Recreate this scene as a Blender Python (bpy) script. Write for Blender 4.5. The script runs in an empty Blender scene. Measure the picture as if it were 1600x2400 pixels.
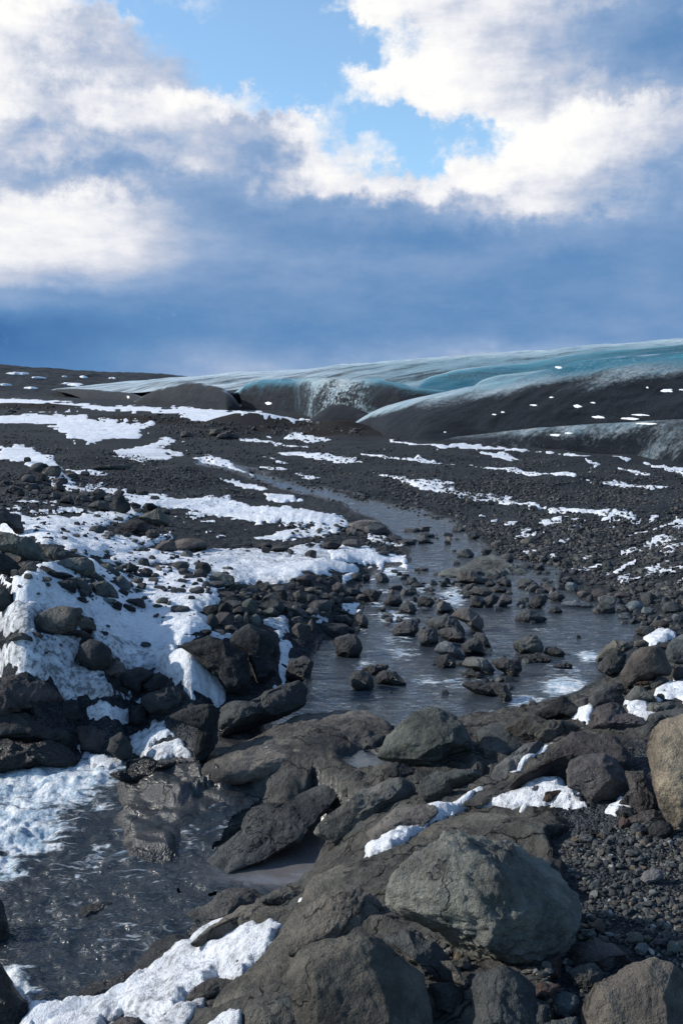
import bpy, bmesh, math, random
import numpy as np
from mathutils import Vector
random.seed(5); RNG = np.random.default_rng(5)
SC = bpy.context.scene
COL = SC.collection
R = math.radians

# ------------------------------------------------------------------ camera
HC = 5.0                      # eye height above the stream, metres
FPX = 2400*35/36              # focal length in photograph pixels (35 mm lens on 24x36, upright)
PITCH = math.atan(300/FPX)
CP, SP = math.cos(PITCH), math.sin(PITCH)
EYE = np.array([0., 0., HC])
cam = bpy.data.cameras.new('camera'); cam.sensor_fit = 'VERTICAL'; cam.sensor_height = 36; cam.sensor_width = 24
cam.lens = 35; cam.clip_end = 9000; cam.clip_start = 0.1
co = bpy.data.objects.new('camera', cam); COL.objects.link(co)
co.location = EYE; co.rotation_euler = (math.pi/2-PITCH, 0, 0); SC.camera = co

def rays(p):
    p = np.atleast_2d(np.asarray(p, float))
    a = (p[:, 0]-800)/FPX; b = -(p[:, 1]-1200)/FPX
    return np.stack([a, CP+b*SP, -SP+b*CP], 1)          # not normalised: unit depth
def proj(P):
    d = np.asarray(P, float)-EYE
    z = np.maximum(d[..., 1]*CP-d[..., 2]*SP, 1e-3)
    return np.stack([800+FPX*d[..., 0]/z, 1200-FPX*(d[..., 1]*SP+d[..., 2]*CP)/z], -1)
def at_z(px, z):
    r = rays(px); t = (np.asarray(z)-HC)/r[:, 2]
    return EYE+r*t[:, None]
def at_d(px, D):                                          # point on a pixel's ray at ground distance D
    r = rays(px); t = np.asarray(D, float)/r[:, 1]
    return EYE+r*t[:, None]
def flat(X, Y): return proj(np.stack([X, Y, np.zeros_like(X)], -1))

VIEWS = dict(A=(0, 780, 1.96), B=(800, 780, 1.96), C=(0, 1100, 1.96), D=(800, 1100, 1.96), E=(0, 1450, 1.96), F=(800, 1450, 1.96),
             G=(0, 1900, 1.96), H=(800, 1900, 1.96), K=(0, 1100, 3.92), L=(400, 1250, 3.92), M=(0, 1300, 3.92), N=(800, 1300, 3.92),
             O=(1200, 1300, 3.92), P=(0, 0, 1.0), S=(0, 0, .98))
def vp(v, pts):
    x, y, s = VIEWS[v]
    a = np.array([float(t) for t in pts.replace(',', ' ').split()] if isinstance(pts, str) else np.ravel(pts)).reshape(-1, 2)
    return a/s+np.array([x, y])

# ------------------------------------------------------------------ noise
_perm = np.random.default_rng(11).permutation(256); _perm = np.concatenate([_perm, _perm, _perm])
_grad = np.random.default_rng(12).normal(size=(256, 3)); _grad /= np.linalg.norm(_grad, axis=1)[:, None]
def noise(p):
    p = np.asarray(p, float); i = np.floor(p).astype(np.int64); f = p-i; i &= 255
    u = f*f*f*(f*(f*6-15)+10); out = 0
    for dx in (0, 1):
        for dy in (0, 1):
            for dz in (0, 1):
                h = _perm[_perm[_perm[i[..., 0]+dx]+i[..., 1]+dy]+i[..., 2]+dz]
                g = _grad[h]
                v = g[..., 0]*(f[..., 0]-dx)+g[..., 1]*(f[..., 1]-dy)+g[..., 2]*(f[..., 2]-dz)
                w = (u[..., 0] if dx else 1-u[..., 0])*(u[..., 1] if dy else 1-u[..., 1])*(u[..., 2] if dz else 1-u[..., 2])
                out = out+v*w
    return out*1.5
def fbm(p, o=4, gain=.5, ridged=False):
    a, s = 1., 0.; p = np.asarray(p, float)
    for k in range(o):
        n = noise(p*2.03**k+k*17.3)
        s = s+a*((.5-np.abs(n))*1.4 if ridged else n); a *= gain
    return s
def n2(X, Y, f, o=3, fy=None, ridged=False, seed=0.):
    return fbm(np.stack([X*f, Y*(fy or f), np.full_like(X, seed+.37)], -1), o, ridged=ridged)
def sstep(a, b, x):
    t = np.clip((x-a)/(b-a), 0, 1); return t*t*(3-2*t)

# ------------------------------------------------------------------ polygons (signed distance, + inside)
def sdist(px, py, poly):
    d2 = np.full(px.shape, 1e18); ins = np.zeros(px.shape, bool); n = len(poly)
    for k in range(n):
        ax, ay = poly[k]; bx, by = poly[(k+1) % n]
        ex, ey = bx-ax, by-ay
        t = np.clip(((px-ax)*ex+(py-ay)*ey)/(ex*ex+ey*ey+1e-9), 0, 1)
        d2 = np.minimum(d2, (px-ax-t*ex)**2+(py-ay-t*ey)**2)
        c = (ay > py) != (by > py)
        ins ^= c & (px < (bx-ax)*(py-ay)/(by-ay+1e-12)+ax)
    return np.where(ins, 1, -1)*np.sqrt(d2)

# ------------------------------------------------------------------ mesh helpers
def mesh_from(name, V, F, mat=None, smooth=True):
    me = bpy.data.meshes.new(name)
    V = np.asarray(V, np.float32); F = np.asarray(F, np.int32); k = F.shape[1]
    me.vertices.add(len(V)); me.vertices.foreach_set('co', V.ravel())
    me.loops.add(F.size); me.loops.foreach_set('vertex_index', F.ravel())
    me.polygons.add(len(F)); me.polygons.foreach_set('loop_start', np.arange(0, F.size, k, dtype=np.int32))
    me.polygons.foreach_set('loop_total', np.full(len(F), k, np.int32))
    me.polygons.foreach_set('use_smooth', np.full(len(F), smooth, bool))
    if mat: me.materials.append(mat)
    me.update(); me.validate()
    return me
def obj(name, V, F, mat, origin=None, smooth=True, parent=None, attrs=None):
    V = np.asarray(V, float)
    o0 = np.zeros(3) if origin is None else np.asarray(origin, float)
    me = mesh_from(name, V-o0, F, mat, smooth)
    for k, a in (attrs or {}).items():
        at = me.attributes.new(k, 'FLOAT', 'POINT'); at.data.foreach_set('value', np.asarray(a, np.float32))
    o = bpy.data.objects.new(name, me); COL.objects.link(o)
    o.location = o0
    if parent is not None:
        o.parent = parent; o.location = o0-np.array(parent.location)
    return o
def tag(o, label=None, cat=None, group=None, kind=None):
    if label: o['label'] = label
    if cat: o['category'] = cat
    if group: o['group'] = group
    if kind: o['kind'] = kind
    return o
_ico = {}
def ico(n):
    if n not in _ico:
        bm = bmesh.new(); bmesh.ops.create_icosphere(bm, subdivisions=n, radius=1)
        bm.verts.ensure_lookup_table()
        _ico[n] = (np.array([v.co for v in bm.verts]), np.array([[v.index for v in f.verts] for f in bm.faces])); bm.free()
    return _ico[n]

# ------------------------------------------------------------------ node helper
class NT:
    def __init__(s, tree): s.t = tree; s.n = tree.nodes; s.l = tree.links; s.n.clear()
    def node(s, typ, ins=None, **kw):
        nd = s.n.new('ShaderNode'+typ)
        for k, v in kw.items(): setattr(nd, k, v)
        for k, v in (ins or {}).items():
            if isinstance(v, bpy.types.NodeSocket): s.l.new(v, nd.inputs[k])
            else: nd.inputs[k].default_value = v
        return nd
    def math(s, op, a, b=0., c=0., clamp=False):
        return s.node('Math', {0: a, 1: b, 2: c}, operation=op, use_clamp=clamp).outputs[0]
    def noise(s, vec, scale, detail=4., rough=.55, dist=0.):
        return s.node('TexNoise', {'Vector': vec, 'Scale': scale, 'Detail': detail, 'Roughness': rough, 'Distortion': dist}).outputs[0]
    def ramp(s, f, stops, interp='LINEAR'):
        nd = s.node('ValToRGB', {0: f}); cr = nd.color_ramp; cr.interpolation = interp
        cr.elements.remove(cr.elements[1]); cr.elements[0].position = stops[0][0]
        for p, c in stops[1:]: cr.elements.new(p)
        for e, (p, c) in zip(sorted(cr.elements, key=lambda q: q.position), stops): e.color = (c, c, c, 1) if isinstance(c, (int, float)) else (*c, 1)
        return nd.outputs[0]
    def mix(s, f, a, b, mode='MIX'):
        nd = s.node('Mix', data_type='RGBA', blend_type=mode); nd.clamp_factor = True
        for i, v in ((0, f), (6, a), (7, b)):
            if isinstance(v, bpy.types.NodeSocket): s.l.new(v, nd.inputs[i])
            else: nd.inputs[i].default_value = v if i == 0 or len(v) == 4 else (*v, 1)
        return nd.outputs[2]
    def attr(s, name): return s.node('Attribute', attribute_name=name).outputs['Fac']
    def maprange(s, v, a, b, c=0., d=1.):
        return s.node('MapRange', {0: v, 1: a, 2: b, 3: c, 4: d}, interpolation_type='SMOOTHSTEP').outputs[0]
    def maprange_lin(s, v, a, b): return s.node('MapRange', {0: v, 1: a, 2: b, 3: 0., 4: 1.}).outputs[0]
    def bump(s, h, strength=.5, dist=.05, normal=None):
        d = {'Height': h, 'Strength': strength, 'Distance': dist}
        if normal is not None: d['Normal'] = normal
        return s.node('Bump', d).outputs[0]
def material(name):
    m = bpy.data.materials.new(name); m.use_nodes = True
    nt = NT(m.node_tree); out = nt.node('OutputMaterial')
    return m, nt, out

# ------------------------------------------------------------------ sky (world) and sun
SUN_AZ, SUN_EL = R(-84), R(27)      # azimuth from +Y towards +X, elevation
def build_sky():
    w = bpy.data.worlds.new('World'); SC.world = w; w.use_nodes = True
    nt = NT(w.node_tree); out = nt.node('OutputWorld')
    gen = nt.node('TexCoord').outputs['Generated']
    sep = nt.node('SeparateXYZ', {0: gen})
    x, y, z = sep.outputs
    az = nt.math('ARCTAN2', x, y); el = nt.math('ARCSINE', z)
    base = nt.node('CombineXYZ', {0: az, 1: el}).outputs[0]
    # domain warp so the big masses get billowed edges; noise is stretched along the horizon for the low stratus
    wn = nt.node('TexNoise', {'Vector': base, 'Scale': 4.2, 'Detail': 8., 'Roughness': .62})
    off = nt.node('VectorMath', {0: wn.outputs['Color'], 1: (.5, .5, .5)}, operation='SUBTRACT').outputs[0]
    off = nt.node('VectorMath', {0: off, 1: (.10, .055, 0)}, operation='MULTIPLY').outputs[0]
    uv = nt.node('VectorMath', {0: base, 1: off}, operation='ADD').outputs[0]
    calm = nt.maprange(el, .105, .20, .22, 1.)           # low stratus is smooth, the cumulus above it ragged
    wn2 = nt.node('TexNoise', {'Vector': base, 'Scale': 15., 'Detail': 7., 'Roughness': .65})
    o2 = nt.node('VectorMath', {0: wn2.outputs['Color'], 1: (.5, .5, .5)}, operation='SUBTRACT').outputs[0]
    o2 = nt.node('VectorMath', {0: o2, 1: nt.node('CombineXYZ', {0: nt.math('MULTIPLY', calm, .11), 1: nt.math('MULTIPLY', calm, .075)}).outputs[0]}, operation='MULTIPLY').outputs[0]
    uv = nt.node('VectorMath', {0: uv, 1: o2}, operation='ADD').outputs[0]
    o3 = nt.node('VectorMath', {0: nt.node('TexNoise', {'Vector': base, 'Scale': 48., 'Detail': 6., 'Roughness': .62}).outputs['Color'], 1: (.5, .5, .5)}, operation='SUBTRACT').outputs[0]
    uv = nt.node('VectorMath', {0: uv, 1: nt.node('VectorMath', {0: o3, 1: nt.node('CombineXYZ', {0: nt.math('MULTIPLY', calm, .045), 1: nt.math('MULTIPLY', calm, .035)}).outputs[0]}, operation='MULTIPLY').outputs[0]}, operation='ADD').outputs[0]
    su = nt.node('SeparateXYZ', {0: uv}).outputs
    # cloudscape: rows of (brightness, cover) from left to right at rising elevations; warped by the noise above
    rows = [(840, '10 13 20 32 40 44 45 47 50 56 58 52 48 48', ''), (760, '05 08 12 20 25 25 25 25 25 27 30 32 32 32', ''), (680, '38 32 30 30 30 30 28 28 30 30 27 25 28 30', ''),
            (645, '66 60 54 44 38 34 33 32 32 31 26 25 28 30', ''), (600, '92 88 78 62 46 40 38 36 35 33 25 25 28 30', ''), (540, '97 92 84 70 45 35 28 25 25 25 35 40 38 35', ''), (480, '90 82 80 66 40 35 35 40 40 50 76 66 55 45', ''),
            (420, '62 48 43 44 42 48 80 90 90 90 86 76 66 50', ''), (360, '60 68 64 64 64 50 85 88 80 92 96 92 82 60', '99 99 99 99 99 99 99 55 08 60 99 99 99 99'),
            (300, '95 60 85 80 75 52 90 80 80 88 96 92 76 55', '99 99 99 99 99 99 85 08 12 40 99 99 99 99'), (240, '97 85 76 86 92 92 85 95 97 97 88 76 60 50', '99 99 99 99 99 48 16 70 95 99 99 99 99 99'),
            (180, '97 64 58 62 58 80 85 96 97 92 80 60 48 45', '99 99 99 92 50 02 06 82 99 99 99 99 99 99'), (120, '97 80 70 64 66 80 80 90 97 90 75 60 45 42', '99 99 99 66 14 00 00 12 98 99 99 99 99 99'),
            (60, '92 95 90 80 85 80 85 92 96 90 75 60 50 50', '95 92 50 14 22 02 08 30 95 99 99 99 99 99'), (0, '82 85 92 80 92 80 90 95 96 90 85 75 65 60', '70 64 42 10 36 06 26 88 99 99 99 99 99 99')]
    xa = [math.atan2((x-784)/.98/FPX, CP) for x in range(0, 1561, 120)]
    A0, A1 = -.62, .62
    fx = nt.maprange_lin(su[0], A0, A1)
    cur = None; pe = None
    for ry, tn, cv in rows:
        d = rays([(800, ry/.98)])[0]; e = math.asin(d[2]/np.linalg.norm(d))
        tn = [int(t)/100 for t in tn.split()]; cv = [int(t)/100 for t in (cv or '99 '*14).split()]
        if ry <= 240: tn = [t-d for t, d in zip(tn, [0]*9+[.03, .10, .16, .17, .12])]
        c = nt.ramp(fx, [((x-A0)/(A1-A0), (t, k, 0)) for x, t, k in zip(xa, tn, cv)], 'CARDINAL')
        cur = c if cur is None else nt.mix(nt.maprange(su[1], pe, e), cur, c)
        pe = e
    sc = nt.node('SeparateColor', {0: cur}).outputs
    st = nt.node('Mapping', {'Vector': base, 'Scale': (1, 2.6, 1), 'Rotation': (0, 0, R(-5))}).outputs[0]
    nbig = nt.noise(st, 7.5, 9, .6); nfine = nt.noise(base, 24., 7, .65)
    fwd = nt.maprange(y, -.35, .45)                       # unseen sky behind the viewer, darkened and partly opened to cut fill light
    cov = nt.math('MULTIPLY_ADD', nt.math('SUBTRACT', nbig, .5), .7, nt.math('MULTIPLY_ADD', fwd, .5, nt.math('SUBTRACT', sc[1], .5)))
    cov = nt.math('MULTIPLY_ADD', nt.math('SUBTRACT', nfine, .5), .75, cov)
    cov = nt.maprange(cov, .26, .88)
    tone = nt.node('Mix', {0: fwd, 2: .02, 3: sc[0]}, data_type='FLOAT').outputs[0]
    up = nt.maprange(el, .55, .95)  # sky high above the view is dimmed too, lowering the fill light
    tone = nt.node('Mix', {0: up, 2: tone, 3: .12}, data_type='FLOAT').outputs[0]
    amp = nt.maprange(tone, .15, .7, .26, 1.0)
    tone = nt.math('ADD', tone, nt.math('MULTIPLY', nt.math('SUBTRACT', nbig, .5), amp))
    tone = nt.math('ADD', tone, nt.math('MULTIPLY', nt.math('SUBTRACT', nfine, .5), nt.math('MULTIPLY', nt.math('MULTIPLY', amp, calm), .5)))
    cloud = nt.ramp(tone, [(0., (.046, .145, .36)), (.22, (.108, .245, .48)), (.45, (.26, .38, .59)), (.66, (.53, .58, .70)), (.85, (.82, .83, .87)), (1., (.97, .96, .94))])
    sky = nt.node('TexSky', sky_type='NISHITA', sun_disc=False, sun_elevation=SUN_EL, sun_rotation=SUN_AZ,
                  altitude=200., air_density=1., dust_density=.4, ozone_density=2.5)
    blue = nt.mix(.08, nt.mix(1., sky.outputs[0], (1.5, 1.9, 2.0), 'MULTIPLY'), (10, 10, 10))
    cl10 = nt.mix(1., cloud, (10, 10, 10), 'MULTIPLY')
    colr = nt.mix(cov, blue, cl10)
    bg = nt.node('Background', {'Color': colr, 'Strength': .1})
    nt.l.new(bg.outputs[0], out.inputs[0])
    w.cycles.sampling_method = 'MANUAL'; w.cycles.sample_map_resolution = 512
build_sky()
sun = bpy.data.lights.new('sun', 'SUN'); sun.energy = 5.0; sun.angle = R(.8); sun.color = (1., .94, .85)
so = bpy.data.objects.new('sun', sun); COL.objects.link(so)
sd = Vector((math.sin(SUN_AZ)*math.cos(SUN_EL), math.cos(SUN_AZ)*math.cos(SUN_EL), math.sin(SUN_EL)))
so.rotation_euler = (-sd).to_track_quat('-Z', 'Y').to_euler(); so.location = sd*50
SC.view_settings.view_transform = 'Standard'; SC.view_settings.look = 'None'
SC.view_settings.exposure = .08; SC.view_settings.gamma = 1
SC.cycles.max_bounces = 6; SC.cycles.diffuse_bounces = 2; SC.cycles.glossy_bounces = 2; SC.cycles.transparent_max_bounces = 8
SC.cycles.use_denoising = True; SC.cycles.sample_clamp_direct = 3.; SC.cycles.sample_clamp_indirect = 3.
# ------------------------------------------------------------------ terrain: thin-plate surface through surveyed points
def tps(xy, z, lam=2e-3):
    xy = np.asarray(xy, float); z = np.asarray(z, float); n = len(xy)
    def U(r2): return .5*r2*np.log(r2+1e-9)
    K = U(((xy[:, None]-xy[None])**2).sum(-1))+lam*np.eye(n)
    P = np.c_[np.ones(n), xy]
    A = np.block([[K, P], [P.T, np.zeros((3, 3))]])
    w = np.linalg.solve(A, np.r_[z, 0, 0, 0])
    def f(q):
        out = np.empty(len(q))
        for s in range(0, len(q), 40000):
            c = q[s:s+40000]
            out[s:s+40000] = U(((c[:, None]-xy[None])**2).sum(-1))@w[:n]+w[n]+c@w[n+1:]
        return out
    return f
GROUND = '''915: -600 .2,0 .2,800 .2,1600 .2,2400 .2
960: -600 .6,0 .5,400 .3,800 .3,1600 .3,2300 .3
1060: -500 1.2,0 .8,400 .4,800 .3,1200 .3,1600 .4,2200 .6
1130: -400 1.4,0 1.0,200 .8,500 .4,700 .15,1000 .35,1300 .45,1600 .55,2200 .8
1200: 0 1.2,200 .9,500 .4,750 .2,950 0,1250 .35,1600 .6
1300: -500 2.0,0 1.5,300 1.0,600 .45,800 .3,900 .1,1050 -.1,1300 .15,1600 .5,2200 .8
1380: 0 1.4,300 .95,600 .5,760 .35,900 -.1,1150 -.1,1350 -.1,1500 .15,1600 .3
1480: -900 .8,-500 1.0,0 1.1,250 .95,450 .8,600 .55,720 .25,800 -.15,1000 -.2,1300 -.25,1480 .05,1600 .4
1560: 0 .8,250 .75,450 .6,600 .35,700 -.05,800 -.25,1100 -.25,1350 -.15,1450 .35,1600 .6,2200 1.1
1650: -900 -.1,-500 -.05,-250 .05,0 .15,250 .15,500 .05,640 -.1,750 0,900 -.2,1100 -.15,1250 0,1400 .45,1600 .7
1740: -900 -.5,-500 -.6,-250 -.6,0 -.55,300 -.38,420 -.2,520 -.2,620 .0,700 .1,850 .05,1000 .35,1200 .4,1400 .8,1600 1.0
1800: 300 -.36,420 -.19,520 -.1,620 -.08,720 .02
1850: -900 -.7,-500 -.9,-250 -.9,0 -.9,200 -.8,330 -.36,400 -.28,500 -.24,600 -.33,680 -.22,750 -.15,850 0,1000 .3,1150 .5,1300 .75,1450 .95,1600 1.1
1950: -500 -1,0 -1,300 -.8,480 -.65,600 -.8,720 -.75,830 .05,1000 .5,1200 .8,1400 .95,1600 1.05,2200 1.3
2050: 0 -1.1,300 -.95,520 -.85,650 -.75,730 -.4,830 .35,1000 .65,1300 1.0,1600 1.05
2150: 0 -1.2,300 -1.05,430 -.7,560 -.4,640 -.05,760 .4,1000 .75,1300 1.0,1600 1.05
2280: -500 -1.2,0 -1.25,200 -1.05,350 -.65,500 -.35,600 .1,750 .5,1000 .8,1300 1.0,1600 1.05,2200 1.2
2400: 0 -1.1,150 -.75,300 -.45,450 -.2,600 .2,750 .55,1000 .85,1300 1.0,1600 1.05
2600: -500 -.8,0 -.6,300 -.2,700 .6,1200 1.0,1700 1.1'''
def parse(txt):
    px, z = [], []
    for ln in txt.split('\n'):
        y, r = ln.split(':')
        for it in r.split(','):
            a, b = it.split(); px.append((float(a), float(y))); z.append(float(b))
    return np.array(px), np.array(z)
def lflat(P):            # coordinates the surfaces are fitted in: azimuth-like and range-like, close to even near and far
    q = flat(P[:, 0], P[:, 1]); return (q-np.array([800, 1500]))/600
_p, _z = parse(GROUND); _P = at_z(_p, _z)
g_fun = tps(lflat(_P), _z)
WATER = '''1110: 470 .24,650 .2
1200: 900 .12,1100 .1
1300: 700 .07,1050 .05,1400 .03
1450: 700 0,1200 0,1600 0
1500: 850 0,1400 0
1610: 850 -.02,1200 -.02,1400 -.02
1660: 700 -.05
1730: 560 -.13
1780: 450 -.25
1800: 300 -.35,100 -.42
1850: 500 -.34,0 -.5
1880: 620 -.42,400 -.46
1950: 200 -.6,0 -.62
2050: 300 -.65,420 -.63,-300 -.7
2100: 400 -.64
2200: 100 -.75
2320: 150 -.8,-300 -.85'''
_p, _z = parse(WATER); _P = at_z(_p, _z)
w_fun = tps(lflat(_P), _z, 5e-3)

def polyw(pts, z):       # photo outline -> flat coordinates, for points lying at height z
    pts = np.asarray(pts, float); P = at_z(pts, z); return flat(P[:, 0], P[:, 1])
UP = polyw(vp('P', '470 1088,561 1106,663 1140,800 1166,880 1190,968 1203,1040 1225,1100 1252,1130 1285,1180 1310,1274 1324,1322 1323,1307 1351,1300 1372,1325 1389,1394 1422,1442 1410,1450 1443,1470 1458,1524 1458,1488 1484,1480 1504,1430 1530,1420 1580,1391 1619,1343 1639,1276 1657,1200 1672,1086 1692,915 1700,800 1690,715 1680,640 1705,570 1745,540 1775,470 1795,470 1762,495 1720,515 1705,560 1690,680 1655,718 1630,735 1535,760 1500,820 1535,850 1450,860 1385,826 1400,876 1345,940 1330,963 1320,960 1290,935 1265,890 1225,850 1210,800 1187,700 1160,600 1130,520 1110,465 1096'), .0)
LO = polyw(vp('P', '-300 1790,0 1790,150 1800,290 1815,290 1880,330 1935,440 1918,470 1890,600 1884,618 1895,550 1930,480 2000,412 2060,420 2080,480 2092,560 2075,470 2110,440 2150,455 2190,350 2240,260 2300,180 2345,60 2355,0 2330,-300 2400'), -.55)
PO = polyw(vp('P', '610 1955,700 1925,735 1900,800 1942,832 1975,790 2010,740 2060,690 2092,600 2085,540 2078,430 2092,412 2060,500 2010'), -.62)
PO2 = polyw(vp('P', '786 1778,850 1755,910 1782,920 1800,880 1818,820 1798'), .02)
PO3 = polyw(vp('P', '1040 1862,1106 1826,1150 1820,1143 1844,1090 1872'), .3)
PO4 = polyw(vp('P', '1445 1738,1500 1743,1502 1768,1452 1765'), .8)
BED = polyw(vp('P', '280 1800,600 1690,800 1650,1000 1660,1250 1640,1420 1620,1900 1600,1900 1850,1480 1900,1330 1960,1300 2060,1400 2250,1500 3200,200 3200,150 2380,400 2200,420 2050,560 1900'), .2)
PEB = polyw(vp('P', '1290 1950,1340 1930,1480 1900,1900 1900,1900 2500,1300 2460,1300 2200,1330 2060'), 1.0)

ys = np.concatenate([np.arange(903, 960, .8), np.arange(960, 1180, 1.7), np.arange(1180, 2300, 2.7), np.arange(2300, 3500, 5.), 3500*1.06**np.arange(0, 24)])
xs = np.concatenate([-450-30*1.13**np.arange(34, -1, -1), np.arange(-450, 2050, 3.1), 2050+30*1.13**np.arange(0, 35)])
NX, NY = len(xs), len(ys)
GX, GY = np.meshgrid(xs, ys)
gw = at_z(np.stack([GX.ravel(), GY.ravel()], 1), 0.)
X, Y = gw[:, 0], gw[:, 1]; QX, QY = GX.ravel(), GY.ravel()
DIST = np.hypot(X, Y)
core = np.clip(QX, -800, 2400); coreY = np.clip(QY, 905, 3300)
qq = (np.stack([core, coreY], 1)-np.array([800, 1500]))/600
H = g_fun(qq); WZ = w_fun(qq)
H = np.clip(H, -1.4, 2.2); H0 = H.copy()
def bump_at(px, py, z, rx, ry, h):
    global H
    c = flat(*at_z([(px, py)], z)[0, :2])
    H = H+h*np.exp(-((QX-c[0])/rx)**2-((QY-c[1])/ry)**2)
for b in ((560, 1008, .3, 90, 9, 1.3), (640, 1003, .3, 110, 8, 1.1), (500, 1015, .3, 60, 6, .45), (800, 1016, .3, 90, 7, 1.2), (330, 985, .4, 90, 5, .5), (20, 955, .5, 80, 4, .9), (120, 952, .5, 60, 3, .5),
          (200, 1075, .8, 90, 14, .35), (60, 1110, 1., 90, 16, .3), (420, 1100, .5, 60, 8, .25), (1250, 1190, .35, 120, 8, .25), (1330, 1130, .4, 200, 10, .4), (1500, 1210, .5, 150, 14, .3),
          (1150, 1240, .2, 90, 10, .18), (700, 1225, .25, 120, 12, .3), (1030, 1120, .3, 150, 10, .25), (1000, 1080, .3, 200, 8, .3), (1400, 1085, .4, 150, 7, .35)):
    bump_at(*b)
# flood ridges of gravel on the far plain
ang = R(-38); Xr, Yr = X*np.cos(ang)-Y*np.sin(ang), X*np.sin(ang)+Y*np.cos(ang)
far = sstep(26, 45, DIST)*(1-sstep(150, 300, DIST))
H = H+far*(.22*n2(Xr, Yr, .035, 3, .16)+.07*n2(X, Y, .35, 3))
near = 1-sstep(40, 70, DIST)
# distances to the shores, in flat coordinates, with ragged edges
edge = 7*n2(X, Y, .9, 4)+5*n2(QX, QY, .03, 3)
sUP = sdist(QX, QY, UP)+edge*.7; sLO = sdist(QX, QY, LO)+edge; sPO = sdist(QX, QY, PO)+edge*.4
sPs = [sdist(QX, QY, p)+edge*.35 for p in (PO2, PO3, PO4)]
sBED = sdist(QX, QY, BED); sPEB = sdist(QX, QY, PEB)+edge
bed = sstep(-25, 25, sBED+20*n2(X, Y, .6, 3))*(1-sstep(-15, 5, sPEB))
LEDGE = polyw(vp('P', '270 1805,420 1775,520 1740,620 1700,660 1760,640 1850,560 1872,470 1885,400 1960,300 1960,270 1900'), -.3)
ledge = sstep(-34, 40, sdist(QX, QY, LEDGE))
# bare rock is rounded into low whalebacks that trend to the lower left; gravel is lumpy
a2 = R(35); Xs, Ys = X*np.cos(a2)-Y*np.sin(a2), X*np.sin(a2)+Y*np.cos(a2)
H = H+bed*(.13*n2(Xs, Ys, .45, 2, 1.1)+.085*n2(Xs, Ys, 1.3, 4, 3.0, ridged=True)+.012*n2(X, Y, 9, 3))
_t = (Xs*.35+Ys*1.15)*1.5+1.4*n2(X, Y, .7, 3); _k = np.floor(_t); H = H+bed*.085*(_k+sstep(.74, .97, _t-_k)-_t)*np.clip(.6+1.5*n2(X, Y, .5, 2, seed=6.), 0, 1.2)
grv = 1-bed
a3 = R(20); Xl, Yl = X*np.cos(a3)-Y*np.sin(a3), X*np.sin(a3)+Y*np.cos(a3)
bed = np.maximum(bed, ledge)
H = H+ledge*(.09*n2(Xl, Yl, .6, 3, 2.6, ridged=True)-.03)
cen = np.exp(-((QX-690)/120)**2-((QY-1790)/75)**2); H = H+.85*cen*(H0+.05*n2(Xs, Ys, .9, 4, 2.4, ridged=True)-H)
H = H+grv*near*(.06*n2(X, Y, 1.1, 4)+.03*n2(X, Y, 5., 3))*(1-.6*sstep(-5, 10, sPEB))
def carve(sdv, wz, depth, wid, lift=60):
    global H
    t = sstep(0, wid, sdv)
    inn = np.minimum(H, wz-.02)*(1-t)+t*np.minimum(H, wz-depth)
    H = np.where(sdv > 0, inn, H)
    if lift:
        H = np.where((sdv <= 0) & (sdv > -lift), np.maximum(H, wz+.03*sstep(0, 10, -sdv)-.010*np.maximum(0, -sdv-10)), H)
rough_bed = np.maximum(.03, .10+.10*n2(X, Y, 1.3, 3)+.05*n2(X, Y, 4., 2))
chan = np.exp(-((QX-545)/75)**2-((QY-1735)/45)**2)
carve(sUP, WZ, rough_bed+.25*chan, 22.-16*chan, 60)
thin = sstep(0, 160, 160-np.hypot((QX-470)/1.6, (QY-1965)*1.0))    # shallow over the smooth ledge
carve(sLO, WZ, np.maximum(.02, (.2-.15*thin)+.10*n2(Xs, Ys, .8, 4, 2.)*(1-.4*thin)), 30., 0)
H = np.where(ledge > .05, np.maximum(H, WZ+.20*(ledge-.62)+.07*n2(Xl, Yl, .6, 3, 2.6, ridged=True)-.03), H)
carve(sPO, np.full_like(WZ, -.63), .14, 18., 0)
for sp, lv in zip(sPs, (.03, .31, .8)):
    carve(sp, np.full_like(WZ, lv), .05, 8., 24)
H = np.where(QY > 3500, np.minimum(H, 1.1), H)

Hg = H.reshape(NY, NX)
def _look(G, Xq, Yq):
    q = flat(np.asarray(Xq, float), np.asarray(Yq, float))
    x = np.clip(q[..., 0], xs[0], xs[-1]-1e-3); y = np.clip(q[..., 1], ys[0], ys[-1]-1e-3)
    i = np.clip(np.searchsorted(xs, x)-1, 0, NX-2); j = np.clip(np.searchsorted(ys, y)-1, 0, NY-2)
    u = (x-xs[i])/(xs[i+1]-xs[i]); v = (y-ys[j])/(ys[j+1]-ys[j])
    return (G[j, i]*(1-u)+G[j, i+1]*u)*(1-v)+(G[j+1, i]*(1-u)+G[j+1, i+1]*u)*v
def h_at(Xq, Yq): return _look(Hg, Xq, Yq)
_T = np.geomspace(2.5, 1800, 700)
SURF = Hg                                                # surface rocks rest on; raised where water stands
def hit(px):
    px = np.atleast_2d(np.asarray(px, float)); r = rays(px)
    out = np.empty((len(px), 3))
    for k, d in enumerate(r):
        P = EYE+d*_T[:, None]; g = P[:, 2]-_look(SURF, P[:, 0], P[:, 1])
        b = np.nonzero(g < 0)[0]
        if len(b) == 0: t = (0.-HC)/d[2] if d[2] < -1e-3 else 900.
        elif b[0] == 0: t = _T[0]
        else:
            j = b[0]; t = _T[j-1]+(_T[j]-_T[j-1])*g[j-1]/(g[j-1]-g[j])
        out[k] = EYE+d*t
    return out
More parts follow.
